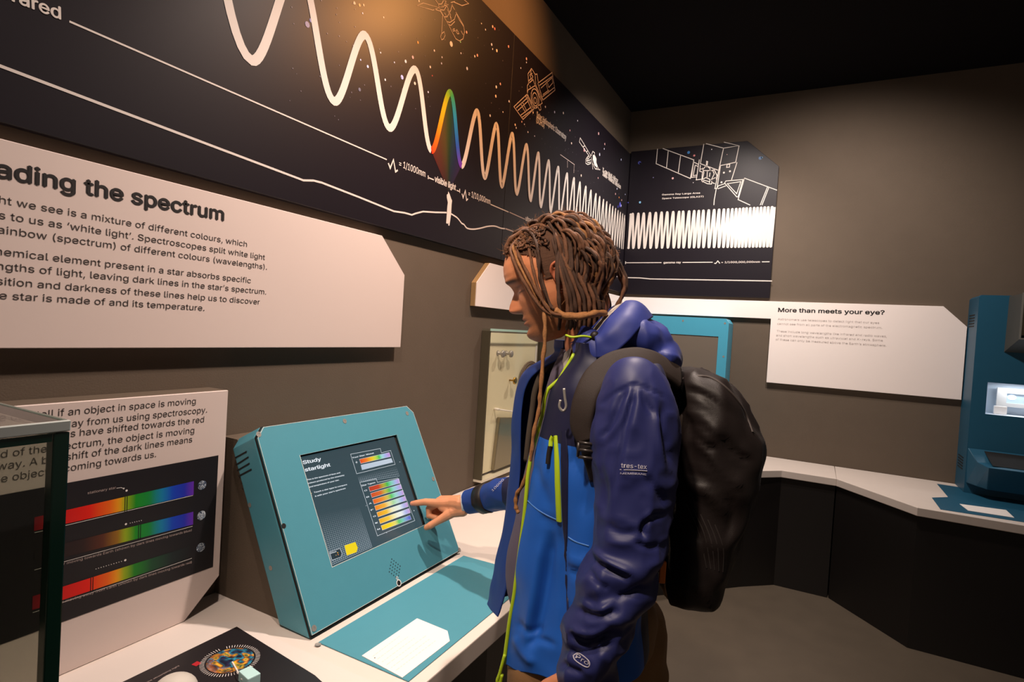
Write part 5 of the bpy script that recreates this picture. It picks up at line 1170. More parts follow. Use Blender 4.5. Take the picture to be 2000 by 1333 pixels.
# heights of the rows and the trunk measures there: (z, back x, near half width, far half width)
jr = [(1.528, 1232, .082, .082), (1.512, 1252, .120, .120), (1.495, 1272, .158, .158), (1.468, 1286, .190, .185), (1.43, 1294, .206, .20), (1.37, 1298, .212, .205), (1.30, 1298, .212, .205), (1.22, 1294, .208, .20), (1.14, 1286, .204, .195), (1.06, 1278, .204, .19), (0.98, 1276, .206, .19), (0.93, 1280, .212, .19), (0.885, 1284, .216, .19), (0.866, 1285, .217, .19)]
def edge_X(line, z, dfun):
    d = float(dfun(z)); ps = [pt(x, y, d) for x, y in line]; zs = [p[2] for p in ps]; Xs = [float(np.dot(p-OP, E1)) for p in ps]
    o = np.argsort(zs); return float(np.interp(z, np.array(zs)[o], np.array(Xs)[o])), d, min(zs), max(zs)
rows = []
zfar_min = edge_X(farl, 1.0, df)[2]
for z, bx, bn, bf in jr:
    Xz, d0, _, _ = edge_X(zipl, z, dz); zf = max(z, zfar_min); Xf, d1, _, _ = edge_X(farl, zf, df); Xb_ = X_of(bx, 900, 0); xm = 0.5*(Xz+Xb_)+0.02
    low = np.clip((1.48-z)/0.5, 0, 1)
    tuck = 0.02*low
    far_in = Xf+0.022+0.01*low
    if z < zfar_min: Xf += (zfar_min-z)*1.5; far_in = Xf+0.02     # the far corner of the hem hangs free
    rows.append([loc(Xz, d0, z), loc(Xz+0.018+0.008*low, d0-0.030, z), loc(Xz+0.055+0.01*low, -bn*0.78, z), loc(xm-0.03, -bn*0.99, z), loc(xm+0.05, -bn*0.97, z), loc(Xb_-0.02, -bn*0.62, z), loc(Xb_, 0, z), loc(Xb_-0.02, bf*0.62, z), loc(xm+0.04, bf*0.98, z), loc(xm-0.05, bf*0.98, z), loc(Xf+0.045, min(d1+0.055, bf*0.9), z), loc(Xf+0.006, d1+0.022, z), loc(Xf, d1, z), loc(far_in, d1-0.03-0.02*low, z)])
for r_, (z, *_r) in zip(rows, jr):          # the hem rises from the front corner towards the side and back
    kk = np.clip((1.06-z)/0.19, 0, 1)
    for j_, up in enumerate([0, .006, .022, .034, .04, .05, .055, .05, .04, .03, .015, .01, .008, .01]): r_[j_] = r_[j_]+E3*up*kk
V, F, R = grid(rows, False, False, (9, 10))
N = vnormals(V, F)
if np.mean(np.sum((V-loc(X_of(1170, 900), 0, 1.15))*N*np.array([1, 1, 0]), axis=1)) < 0: N = -N; F = [f_[::-1] for f_ in F]
zc_ = V[:, 2]
wr1 = vnoise(V*np.array([1, 1, 0.32]), 17, 1)*0.0065+vnoise(V*np.array([1, 1, 0.6]), 34, 4)*0.003
# long slack folds running down from the chest
s_ = (V-OP) @ E1; fold = np.sin((s_*1.0+zc_*0.16)*62)*0.004*np.clip((1.32-zc_)/0.25, 0, 1)*np.clip(-((V-OP) @ E2)/0.12, 0, 1)
V = V+N*((wr1*np.clip((1.53-zc_)/0.06, 0.1, 1))+fold)[:, None]
V = crease(V, N, [([(1080, 1040), (1064, 1150), (1040, 1265)], 9, .012), ([(1060, 1045), (1044, 1150), (1022, 1260)], 10, -.006), ([(1092, 1022), (1100, 1100), (1101, 1200), (1099, 1300)], 5, .009), ([(1112, 1110), (1128, 1124), (1150, 1118)], 6, .007), ([(1108, 1085), (1130, 1100), (1152, 1092)], 7, -.005),
    ([(1040, 900), (1060, 950), (1075, 1000)], 9, .004), ([(1050, 1010), (1075, 1020), (1090, 1024)], 5, .004), ([(1010, 1215), (1035, 1235), (1060, 1230)], 7, .005), ([(1030, 1265), (1050, 1250), (1085, 1262)], 7, .005), ([(1120, 880), (1135, 940), (1145, 1010)], 10, .007), ([(1068, 845), (1066, 900), (1058, 960)], 8, -.004), ([(1005, 1240), (1020, 1275), (1045, 1300)], 8, -.006)])
ncol = R.shape[1]; nrow = R.shape[0]; mi = []
for f in F:
    c = np.mean([V[i] for i in f], axis=0); j = f[0] % ncol; dd = float((c-OP) @ E2); back = j/ncol
    if back > 0.60: mi.append(2)
    elif c[2] > 1.335: mi.append(0)
    elif back > 0.36: mi.append(0)
    else: mi.append(1)
jk = mk('jacket', V, F, [M_NAVYD, M_BLUE, M_BLUEM], man, True, mi=mi)
so_ = jk.modifiers.new('thickness', 'SOLIDIFY'); so_.thickness = 0.003; so_.offset = -1
JV, JF = V, F
# ---- sleeves
def sleeve(cl, seed, amp, folds=True, k=7, n=30):
    """cl: (x, y, d, half width px in the picture's plane, half depth m)"""
    C = np.array([pt(x, y, d) for x, y, d, w, e in cl]); rw = np.array([w*(RAD+d)/FPX for x, y, d, w, e in cl]); re_ = np.array([e for *_, e in cl])
    C = spline(C, k); rw = spline(rw[:, None], k)[:, 0]; re_ = spline(re_[:, None], k)[:, 0]; rows = []
    for i in range(len(C)):
        t = unit(C[min(i+1, len(C)-1)]-C[max(i-1, 0)]); a = unit(E2-t*(E2@t)); b = np.cross(t, a)
        rows.append([C[i]+b*rw[i]*math.cos(h)+a*re_[i]*math.sin(h) for h in np.linspace(0, 2*math.pi, n*2, endpoint=False)])
    V, F, R = grid(rows, True, False); N = vnormals(V, F)
    ctr = np.repeat(C, n*2, axis=0)
    if np.mean(np.sum((V-ctr)*N, axis=1)) < 0: N = -N; F = [f[::-1] for f in F]
    L = np.repeat(np.arange(len(C))/len(C), n*2)
    return V, F, N, L, C
cl = [(1236, 716, -.165, 30, .030), (1237, 738, -.180, 56, .055), (1240, 775, -.190, 71, .066), (1241, 830, -.200, 82, .072), (1241, 900, -.212, 82, .074), (1239, 960, -.222, 76, .072), (1232, 1020, -.232, 71, .070), (1227, 1070, -.240, 70, .068), (1214, 1120, -.250, 70, .066), (1190, 1170, -.258, 67, .064), (1172, 1220, -.264, 63, .060), (1158, 1265, -.268, 60, .057), (1148, 1310, -.270, 58, .054), (1140, 1352, -.272, 52, .046)]
V, F, N, L, C = sleeve(cl, 2, 0.006, True, 10, 54)
xx = (V-OP) @ E1; zz_ = V[:, 2]
amp = np.interp(L, [0, 0.12, 0.2, 0.42, 0.55, 0.7, 1], [0.001, 0.004, 0.007, 0.007, 0.009, 0.011, 0.009])
# folds radiating down from the shoulder seam, creases across the elbow, bunching at the cuff
f1 = np.sin((xx-X_of(1240, 750))/np.maximum(0.03+0.42*(pt(1240, 740, -.2)[2]-zz_), 0.02)*9.0)*np.clip(1-(L-0.12)/0.35, 0, 1)*np.clip((L-0.10)/0.08, 0, 1)*0.6
f2 = np.sin((zz_*1.0-xx*0.55)*88+vnoise(V, 9, 8)*2.0)*np.clip((L-0.48)/0.08, 0, 1)*0.55
rid = (1-np.abs(vnoise(V*np.array([1, 1, 0.75]), 19, 6)))**2-0.45; r2 = (1-np.abs(vnoise(V, 33, 9)))**2-0.45
V = V+N*(amp*(0.5*f1+f2*0.8+0.8*rid+0.45*r2))[:, None]
V = crease(V, N, [([(1224, 757), (1204, 800), (1174, 872)], 7, .008), ([(1240, 757), (1228, 810), (1212, 880), (1200, 960)], 6, .008), ([(1232, 760), (1216, 815), (1192, 850), (1165, 868)], 6, -.006), ([(1251, 760), (1262, 790), (1282, 812)], 6, .006), ([(1292, 790), (1298, 850), (1310, 905)], 7, .008), ([(1284, 800), (1288, 860), (1298, 920)], 6, -.005), ([(1172, 792), (1205, 766), (1238, 753), (1270, 762), (1302, 778)], 2.6, .0035),
    ([(1170, 905), (1180, 960), (1176, 1010)], 9, .006), ([(1262, 930), (1285, 960), (1300, 990)], 7, .006), ([(1158, 1072), (1188, 1098), (1236, 1121)], 6, -.009), ([(1160, 1094), (1196, 1116), (1232, 1131)], 5, .010), ([(1298, 1006), (1268, 1014), (1256, 1034), (1262, 1052)], 5, .013), ([(1272, 1003), (1258, 1018)], 5, -.007), ([(1150, 1112), (1166, 1140), (1190, 1150)], 6, .007),
    ([(1128, 1190), (1166, 1206), (1212, 1196)], 7, .009), ([(1132, 1176), (1168, 1190), (1200, 1178)], 6, -.007), ([(1110, 1240), (1150, 1256), (1200, 1236)], 6, .012), ([(1114, 1226), (1150, 1240), (1192, 1222)], 6, -.008), ([(1100, 1266), (1132, 1276), (1168, 1270), (1206, 1256)], 6, .008), ([(1240, 1060), (1266, 1070), (1292, 1066)], 5, .006), ([(1205, 1165), (1232, 1160), (1256, 1146)], 5, .008), ([(1090, 1292), (1112, 1306), (1140, 1318)], 6, .008), ([(1180, 1020), (1210, 1042), (1246, 1040)], 8, .005)])
SLV, SLF = V, F
sl = mk('sleeve', V, F, M_NAVY, jk, True)
cl = [(1110, 742, .160, 40, .05), (1104, 800, .200, 44, .058), (1092, 860, .250, 44, .06), (1078, 920, .310, 42, .058), (1056, 956, .355, 36, .054), (1023, 962, .390, 33, .050), (988, 964, .420, 31, .046), (960, 970, .455, 28.5, .042), (937, 976, d_tip-.045, 26.5, .039), (915, 981, d_tip-.027, 24, .036)]
V, F, N, L, C = sleeve(cl, 3, 0.005)
rid = (1-np.abs(vnoise(V, 24, 11)))**2-0.45; V = V+N*(0.006*rid*np.clip((1-L)/0.12, 0.2, 1))[:, None]
FSV, FSF = V, F
mi = [1 if np.mean([L[i] for i in f]) < 0.62 else 0 for f in F]
rs = mk('sleeve', V, F, [M_BLUEM, M_NAVYD], jk, True, mi=mi)
FBVH = BVHTree.FromPolygons([Vector(v) for v in V], F)
JBVH = BVHTree.FromPolygons([Vector(v) for v in np.vstack([JV, SLV])], JF+[[i+len(JV) for i in f] for f in SLF])
def drape(x, y, lift=0.002, bvh=None):
    d = Vector(ray(x, y)).normalized(); h, n, i, t = (bvh or JBVH).ray_cast(Vector(CAM), d)
    if h is None: return None, None
    if n.dot(d) > 0: n = -n
    return np.array(h)+np.array(n)*lift, np.array(n)
def drape_band(pts, w, lift, name, m, parent, bvh=None, k=6, raised=0.0):
    """a strip of cloth or tape lying on the garment along the drawn line"""
    S_ = spline(pts, k); A = []
    for x, y in S_:
        p, n = drape(x, y, lift, bvh)
        if p is not None: A.append((p, n))
    if len(A) < 2: return None
    P_ = np.array([a[0] for a in A]); Nn = np.array([a[1] for a in A])
    for _ in range(3): P_[1:-1] = (P_[:-2]+2*P_[1:-1]+P_[2:])/4
    ww_ = np.full(len(A), w) if np.isscalar(w) else np.interp(np.linspace(0, 1, len(A)), np.linspace(0, 1, len(w)), w)
    rows = []
    for i in range(len(A)):
        t = unit(P_[min(i+1, len(A)-1)]-P_[max(i-1, 0)]); s = unit(np.cross(Nn[i], t)); h = ww_[i]/2
        rows.append([P_[i]-s*h-Nn[i]*0.003, P_[i]-s*h+Nn[i]*raised*0.6, P_[i]-s*h*0.5+Nn[i]*raised, P_[i]+s*h*0.5+Nn[i]*raised, P_[i]+s*h+Nn[i]*raised*0.6, P_[i]+s*h-Nn[i]*0.003])
    V, F, _ = grid(rows)
    return mk(name, V, F, m, parent, True)
def garment_text(body_, a, b, h, m, parent, name='printed_word', bvh=None, bold=0.01, up=None):
    V, F = glyphs(body_, 0.0, 3); x0, x1 = V[:, 0].min(), V[:, 0].max(); a = np.array(a, float); b = np.array(b, float); d = (b-a)/(x1-x0); n = unit([d[1], -d[0]])
    out = []
    for x, y in V:
        p, _ = drape(*(a+d*(x-x0)+n*y/0.727*h), 0.0016, bvh)
        out.append(p if p is not None else pt(*a))
    return mk(name, out, F, m, parent)
# main zip, pocket zip, navy seam strip, piping, prints
zp = MB(); rows = []
ez = [edge_X(zipl, z, dz)[:2] for z in np.linspace(1.505, 0.868, 60)]
zpts = [loc(x-0.0015, d+0.001, z) for (x, d), z in zip(ez, np.linspace(1.505, 0.868, 60))]
mk('front_zip', *tube(zpts, [0.0042]*60, 8), M_LIME, jk, True)
rows = [[p+E1*0.001-E2*0.001, p+E1*0.011-E2*0.0145] for p in zpts]
pull = mk('zip_pull', *tube(spline([zpts[-1]+E3*0.02-E2*0.004, zpts[-1]-E1*0.004-E2*0.006, zpts[-1]-E3*0.02-E1*0.008-E2*0.006, zpts[-1]-E3*0.035-E1*0.012-E2*0.006, zpts[-1]-E3*0.038-E1*0.006-E2*0.006, zpts[-1]-E3*0.02-E1*0.003-E2*0.006], 4), 0.0035, 8), M_LIME, jk, True)
drape_band([(1101, 842), (1103, 900), (1103, 960), (1104, 1020), (1106, 1100), (1108, 1180), (1108, 1250)], [.013, .016, .015, .012, .006, .004, .002], 0.0012, 'seam_strip', M_NAVYD, jk)
drape_band([(1086, 852), (1088.5, 900), (1090, 950), (1093, 1018)], [.0075, .010, .011, .011], 0.0022, 'pocket_zip', M_LIME, jk, raised=0.002)
drape_band([(1078, 873), (1075, 890), (1073, 907)], 0.0075, 0.006, 'pull_cord', M_PACK, jk, raised=0.003)
drape_band([(1084, 853), (1080, 862), (1079, 873)], 0.007, 0.006, 'zip_pull', M_LIME, jk, raised=0.003)
drape_band([(1031, 979), (1050, 996), (1072, 1009), (1093, 1018)], 0.0022, 0.0012, 'piping', mat('pale_blue_piping', '#4f82c8', 0.6), jk)
drape_band([(1110, 1050), (1125, 1059), (1150, 1067)], 0.0022, 0.0012, 'piping', mat('pale_blue_piping', '#4f82c8', 0.6), jk)
M_PRT = mat('reflective_print', '#b7b3c0', 0.5)
garment_text('tres-tex', (1214, 914), (1263, 917), 13, M_PRT, sl); garment_text('MEMBRANE', (1213, 927.0), (1262, 928.5), 5, M_PRT, sl)
drape_band([(1212, 918), (1237, 919), (1264, 920.5)], 0.0011, 0.0016, 'printed_rule', M_PRT, sl)
garment_text('10000', (963, 961), (985, 939), 5.5, M_PRT, rs, bvh=FBVH)
garment_text('Pro', (1124, 1286), (1149, 1300), 12, M_PRT, sl)
drape_band([(1121, 1281), (1131, 1277), (1151, 1292), (1148, 1305), (1124, 1291), (1120, 1281)], 0.0014, 0.0014, 'printed_outline', M_PRT, sl)
# cuff strap, wristband
def cuff(px_a, px_b, r, w, name, m, parent):
    C_ = 0.5*(np.array(px_a)+np.array(px_b))
    return None
i0 = len(C)-1
def ring_on(Cc, i, r_in, half, name, m, parent, dz_=0.0):
    t = unit(Cc[i]-Cc[i-1]); a = unit(E2-t*(E2@t)); b = np.cross(t, a); rows = []
    for s, k in ((-1, .97), (-1, 1.0), (0, 1.01), (1, 1.0), (1, .97)):
        rows.append([Cc[i]+t*half*s+(b*r_in[0]*math.cos(h)+a*r_in[1]*math.sin(h))*k for h in np.linspace(0, 2*math.pi, 32, endpoint=False)])
    V, F, _ = grid(rows, True); return mk(name, V, F, m, parent, True)
i_s = i0-10; rows = []
for j_, kk in ((-3, .99), (-3, 1.045), (0, 1.05), (3, 1.045), (3, .99)): rows.append(list(C[i_s+j_]+(FSV[(i_s+j_)*60:(i_s+j_+1)*60]-C[i_s+j_])*kk))
V, F, _ = grid(rows, True); mk('cuff_strap', V, F, M_PACK, rs, True)
wc_ = [q(907, 982, -.030), q(915, 981, -.029)]
t = unit(wc_[0]-wc_[1]); a = unit(E2-t*(E2@t)); b = np.cross(t, a); rows = [[wc_[0]+t*s+(b*0.0300*math.cos(h)+a*0.0310*math.sin(h))*k for h in np.linspace(0, 2*math.pi, 32, endpoint=False)] for s, k in ((-.012, .97), (-.012, 1), (.007, 1), (.007, .97))]
V, F, _ = grid(rows, True); mk('wristband', V, F, mat('white_band', '#cfd0d6', 0.6), man, True)

# ---- collar and hood
cols_ = []
hb_ = MB()
for x, y, d, r in [(1262, 672, 0.0, (.052, .115, .050)), (1285, 700, 0.0, (.045, .125, .045)), (1235, 650, 0.0, (.040, .105, .055)), (1221, 618, 0.005, (.018, .085, .030)), (1205, 665, -0.06, (.05, .05, .04)), (1205, 665, 0.06, (.05, .05, .04))]:
    hb_.add(*ellipsoid(pt(x, y, d), (E1, E2, E3), r, 22, 12))
hb_.add(*capsule([pt(1160, 668, -.070), pt(1185, 655, -.085), pt(1225, 650, -.09), pt(1262, 662, -.085)], [.014, .020, .03, .035]))
hb_.add(*capsule([pt(1160, 668, .070), pt(1185, 655, .085), pt(1225, 650, .09)], [.014, .020, .03]))
v, f = remesh(hb_.V, hb_.F, 0.005, 8); v = np.array(v); n = vnormals(v, f); v = v+n*(0.006*((1-np.abs(vnoise(v, 17, 12)))**2-0.45)+0.002*vnoise(v, 40, 13))[:, None]
hood = mk('hood', v, f, M_BLUEM if False else cloth('hood_shell', '#232f74', 0.55), jk, True)
HBV = BVHTree.FromPolygons([Vector(x) for x in v], f)
EA = spline([pt(1158, 652, -.086), pt(1168, 648, -.090), pt(1183, 629, -.086), pt(1202, 609, -.068), pt(1221, 591, -.035), pt(1222, 594, .02), pt(1205, 612, .07)], 6)
EB = spline([pt(1165, 700, -.118), pt(1192, 696, -.128), pt(1226, 668, -.130), pt(1254, 636, -.105), pt(1272, 622, -.045), pt(1268, 622, .03), pt(1240, 640, .08)], 6)
rows = [list(EA+(EB-EA)*t+(np.array([0, 0, 1.])*0.012-E2*0.010)*math.sin(math.pi*t)) for t in np.linspace(0, 1, 8)]
V, F, R = grid(rows, False, False, (3, 1)); V = V-E2[None]*(0.004*vnoise(V, 26, 31)+0.0015*vnoise(V, 55, 32))[:, None]
hf = mk('hood_front', V, F, cloth('hood_shell', '#232f74'), hood, True); so_ = hf.modifiers.new('thickness', 'SOLIDIFY'); so_.thickness = 0.003
EC = EA-E1*0.017+E2*0.022-E3*0.004
rows = [list(EA+(EC-EA)*t+E1*0.001) for t in np.linspace(0, 1, 4)]
V, F, R = grid(rows, False, False, (2, 2)); mk('hood_lining', V, F, M_LINING, hood, True)
ED = EC-E1*0.030+E2*0.02-E3*0.02
rows = [list(EC+(ED-EC)*t) for t in np.linspace(0, 1, 4)]
V, F, R = grid(rows, False, False, (2, 2)); mk('hood_inside', V, F, cloth('hood_shell', '#232f74'), hood, True)
# front collar: near side standing beside the neck
top_ = [(1119, 676, -.052), (1130, 655, -.066), (1139, 639, -.074), (1152, 643, -.080), (1166, 650, -.082)]; bot_ = [(1124, 698, -.075), (1135, 700, -.095), (1147, 700, -.105), (1160, 700, -.112), (1180, 700, -.115)]
rows = [[pt(*(np.array(a)*(1-t)+np.array(b)*t))-E2*0.010*math.sin(math.pi*t) for a, b in zip(top_, bot_)] for t in np.linspace(0, 1, 6)]
V, F, _ = grid(rows, False, False, (3, 5)); V = V+0.002*vnoise(V, 60, 3)[:, None]*E2; cf = mk('collar', V, F, cloth('hood_shell', '#232f74'), jk, True); so_ = cf.modifiers.new('thickness', 'SOLIDIFY'); so_.thickness = 0.004
top_ = [(1117, 678, -.045), (1111, 700, -.050), (1098, 735, -.045)]; bot_ = [(1102, 690, -.020), (1097, 712, -.022), (1090, 742, -.030)]
rows = [[pt(*(np.array(a)*(1-t)+np.array(b)*t)) for t in np.linspace(0, 1, 5)] for a, b in zip(top_, bot_)]
V, F, _ = grid(rows, False, False, (4, 2)); mk('collar_lining', V, F, M_LINING, jk, True)
mk('drawcord', *tube(spline([pt(1105, 655, -.105), pt(1118, 659, -.112), pt(1138, 657, -.112), pt(1152, 659, -.108), pt(1161, 662, -.10)], 5), 0.0024, 8), M_LIME, jk, True)
mk('cord_toggle', *ellipsoid(pt(1162, 657, -.104), (E1, E2, E3), (.010, .008, .010), 14, 8), M_PACK, jk, True)

# ---- hair
hairm = MB(); dark = MB(); light = MB()
hc3 = np.array([-2, 0, 8.0]); hr3 = np.array([99, 76, 102.0])
# cropped scalp: the skull surface swollen a little above the hairline
sel = {}; V = []; F = []
def is_scalp(x, y, z): return (x < 58-0.25*max(0, -z) and z > 38+0.55*(x-20)) or (x < 22 and z > -8) or (x < -18 and z > -70) or (x < -34 and z > -100)
for i in range(150):
    for j in range(NU):
        x, y, z = hv[i, j]
        if is_scalp(x, y, z): sel[(i, j)] = len(V); n = unit((np.array([x, y, z])-hc3)/hr3**2); kk = 2.2+0.8*vnoise(np.array([[x, y, z]]), 0.5, 1)[0]; V.append(hp_(*(np.array([x, y, z])+n*kk)))
for i in range(149):
    for j in range(NU):
        kx = [(i, j), (i+1, j), (i+1, (j+1) % NU), (i, (j+1) % NU)]
        if all(q_ in sel for q_ in kx): F.append([sel[q_] for q_ in kx])
hair = mk('dreadlocks', V, F, mat('cropped_hair', '#5a3a26', 0.85, noise=0.6, scale=700, bump=1.0, bscale=1500), man, True)
rngh = np.random.RandomState(21)
toH = lambda p: np.array([(p-H0)@HX, (p-H0)@HY, (p-H0)@HZ])/MM
grav = np.array([(-E3)@HX, (-E3)@HY, (-E3)@HZ]); HEADB = BVHTree.FromPolygons([Vector(v) for v in hV], hF)
def off_scalp(w, h):
    """keep a point at least h metres off the skin"""
    q_, n, _, d = HEADB.find_nearest(Vector(w)); q_ = np.array(q_); o_ = np.array(n)
    if o_ @ (q_-H0) < 0: o_ = -o_
    return q_+o_*h if ((w-q_) @ o_) < h else w
TIE = [toH(pt(1150, 640, -.045)), toH(pt(1158, 640, .04))]
def strand(root, v0, L, push, tie=True, step=6.0, g=0.10):
    p = np.array(root, float); v = unit(v0); out = []; l = 0
    while l < L:
        down = p@grav; v = v+grav*(g if down < 0 else 0.12)
        tgt = TIE[0 if root[1] > 0 else 1]
        if tie and down > 5: v = v+unit(tgt-p)*0.16
        q2, n2, _, d2 = HEADB.find_nearest(Vector(hp_(*p)))
        if d2 > (push+5)*MM and down < 12: v = v+unit(toH(np.array(q2))-p)*0.17
        v = unit(v); w = off_scalp(hp_(*(p+v*step)), push*MM if down < 20 else 0.004); q_ = toH(w); v = unit(0.5*v+0.5*unit(q_-p)); p = q_; l += step
        if w[2] < pt(1160, 650)[2] and len(out) > 5: break
        out.append(w)
    return out
def dread(P_, r, mb, seed):
    if len(P_) < 4: return
    P_ = spline(P_, 2); n = len(P_); rr = r*MM*(1+0.10*np.sin(np.arange(n)*0.7+seed)+0.22*vnoise(P_, 120, seed % 6+31)); rr[0] *= 0.8; rr[-1] *= 0.45
    P_ = P_+0.0022*np.stack([vnoise(P_, 45, seed % 9+1), vnoise(P_, 45, seed % 7+11), vnoise(P_, 45, seed % 5+21)], 1)
    mb.add(*tube(P_, rr, 7))
k = 0
for ang_x in np.linspace(62, -94, 19):
    for side in np.linspace(-1.45, 1.45, 23):
        x = ang_x+rngh.uniform(-5, 5); a = side+rngh.uniform(-.07, .07); ux = (x-hc3[0])/hr3[0]
        if abs(ux) > 0.97: continue
        rr = math.sqrt(1-ux*ux); y = hr3[1]*rr*math.sin(a); z = hc3[2]+hr3[2]*rr*math.cos(a)
        short = a > 0.25 and x > 8
        if short or (a > 0.62 and x > -22) or (a > 0.95 and x > -44): continue
        if z < -20 or (x > 30 and z < 62): continue
        n = unit((np.array([x, y, z])-hc3)/hr3**2)
        pth = strand(np.array([x, y, z]), n*0.3+np.array([-1.0, 0.30*math.sin(a), -0.1]), rngh.uniform(190, 300), rngh.uniform(3, 14), g=rngh.uniform(0.09, 0.17))
        dread(pth, rngh.uniform(2.7, 4.3), (hairm, dark, hairm, light, dark, hairm, dark)[k % 7], k); k += 1
inv = lambda x, y, d: toH(pt(x, y, d))
def lock(pts, r, mb, k, seed):
    P_ = spline([pt(*p) for p in pts], k); n = len(P_); rr = r*(1+0.18*np.sin(np.arange(n)*1.1+seed)); rr[-1] *= 0.5
    P_ = P_+0.0010*np.stack([vnoise(P_, 70, seed+1), vnoise(P_, 70, seed+2), vnoise(P_, 70, seed+3)], 1); mb.add(*tube(P_, rr, 7))
fl_ = MB(); fd = MB()
# locks falling from the front hairline across the temple, gathered behind the neck
for s, (dy, dx, dd) in enumerate([(0, 0, 0), (6, -5, -.006), (-5, 6, .004), (3, 9, -.010), (12, -2, .002)]):
    lock([(1030+dx, 452+dy*.3, -.030), (1003+dx, 478+dy, -.045+dd), (1010+dx, 508+dy, -.066+dd), (1028+dx, 545+dy, -.082+dd), (1050+dx*.8, 582+dy, -.088+dd), (1070+dx*.5, 606+dy*.6, -.090+dd), (1095, 614+dy*.5, -.096+dd), (1125, 616+dy*.4, -.098), (1150, 614+dy*.4, -.09), (1178, 611+dy*.3, -.07)], 0.0032, fl_ if s % 2 == 0 else hairm, 6, s)
for s, (x0_, dd) in enumerate([(1040, 0), (1052, .004)]):
    lock([(x0_+16, 440, -.03), (x0_-6, 468, -.055), (x0_-4, 500, -.075), (x0_+6, 545, -.088+dd), (x0_+20, 590, -.092+dd), (x0_+30, 606, -.095)], 0.0032, hairm if s != 1 else fd, 6, s+9)
lock([(992, 503, -.03), (990, 480, -.035), (1004, 462, -.035), (1035, 445, -.03)], 0.0055, hairm, 6, 3); lock([(1000, 515, -.02), (996, 486, -.02), (1012, 462, -.015), (1050, 440, -.01)], 0.006, fd, 6, 5)
for x0_, sl_, d0_ in ((1091, 3, -.092), (1106, 22, -.090), (1113, 30, -.090), (1121, 34, -.088), (1130, 38, -.084), (1139, 42, -.080), (1148, 44, -.074), (1158, 46, -.066), (1167, 47, -.056), (1175, 48, -.044), (1182, 48, -.030), (1187, 47, -.012), (1170, 46, -.04), (1160, 44, -.05), (1178, 44, -.02)):
    lock([(x0_-sl_-12, 446, -.045), (x0_-sl_, 480, -.074), (x0_-sl_*.5, 530, d0_-.004), (x0_, 580, d0_-.002), (x0_+3, 612, d0_+.004), (x0_+1, 645, d0_+.014)], 0.0042, (hairm, fd)[x0_ % 2], 6, x0_ % 13)
for off_, d0_ in ((0, -.02), (7, .0), (-6, .02), (3, .03)):      # loose loops at the back of the head
    lock([(1140+off_, 455, d0_), (1175+off_, 478, d0_), (1196+off_, 505, d0_), (1213+off_, 535, d0_), (1220+off_*.5, 560, d0_), (1212, 585, d0_), (1198, 606, d0_), (1186, 625, d0_)], 0.0040, (hairm, fd)[off_ % 2], 6, 4+off_)
lock([(1085, 607, -.10), (1110, 619, -.105), (1140, 618, -.102), (1165, 612, -.09), (1185, 612, -.06)], 0.0065, fl_, 6, 2)
# short curls over the front of the crown
for k in range(150):
    x = rngh.uniform(-5, 74); a = rngh.uniform(-0.2, 0.98)*(1-0.25*max(0, (x-40)/34)); ux = min(0.95, (x-hc3[0])/hr3[0]); rr_ = math.sqrt(1-ux*ux)
    p = np.array([x, hr3[1]*rr_*math.sin(a), hc3[2]+hr3[2]*rr_*math.cos(a)]); v = unit(np.array([-0.6, 0.5*math.sin(a), 0])+rngh.normal(size=3)*0.7); out = []
    for i in range(rngh.randint(6, 11)):
        w_h = off_scalp(hp_(*p), rngh.uniform(3.5, 7.5)*MM); p = toH(w_h); out.append(w_h); v = unit(v+rngh.normal(size=3)*0.65); p = p+v*4.2-unit(p-hc3)*2.0
    P_ = spline(out, 3); n = len(P_); (hairm if k % 3 else fd).add(*tube(P_, (2.5+0.9*np.sin(np.arange(n)*0.9+k))*MM*np.linspace(1, .5, n), 6))
# stray hairs standing off the locks
fz = MB(); src = np.array(hairm.V+dark.V+fd.V+fl_.V)
for k in range(2200):
    p0 = src[rngh.randint(len(src))]; o_ = unit(p0-H0); dr = unit(o_*rngh.uniform(0.2, 1)+rngh.normal(size=3)*0.7); cv = rngh.normal(size=3)*0.5; n = rngh.uniform(.008, .022)
    fz.add(*tube([p0, p0+dr*n*0.5+cv*n*0.15, p0+unit(dr+cv*0.6)*n], [0.00028, 0.00024, 0.00012], 3, False))
mk('stray_hairs', fz.V, fz.F, M_HAIRL, hair)
# one long thin lock hanging down the front
lk = MB(); lock([(1060, 600, -.092), (1065, 640, -.098), (1062, 690, -.10), (1056, 760, -.105), (1053, 800, -.105), (1042, 850, -.105), (1036, 900, -.10), (1022, 945, -.085), (1009, 968, -.075), (1008, 990, -.075), (1014, 1003, -.078)], 0.0042, lk, 8, 3)
P_ = np.array(lk.V); mk('long_lock', lk.V, lk.F, M_HAIRL, hair, True)
mk('locks', hairm.V, hairm.F, M_HAIR, hair, True); mk('dark_locks', dark.V+fd.V, dark.F+[[i+len(dark.V) for i in f] for f in fd.F], M_HAIRD, hair, True); mk('fair_locks', light.V+fl_.V, light.F+[[i+len(light.V) for i in f] for f in fl_.F], M_HAIRL, hair, True)

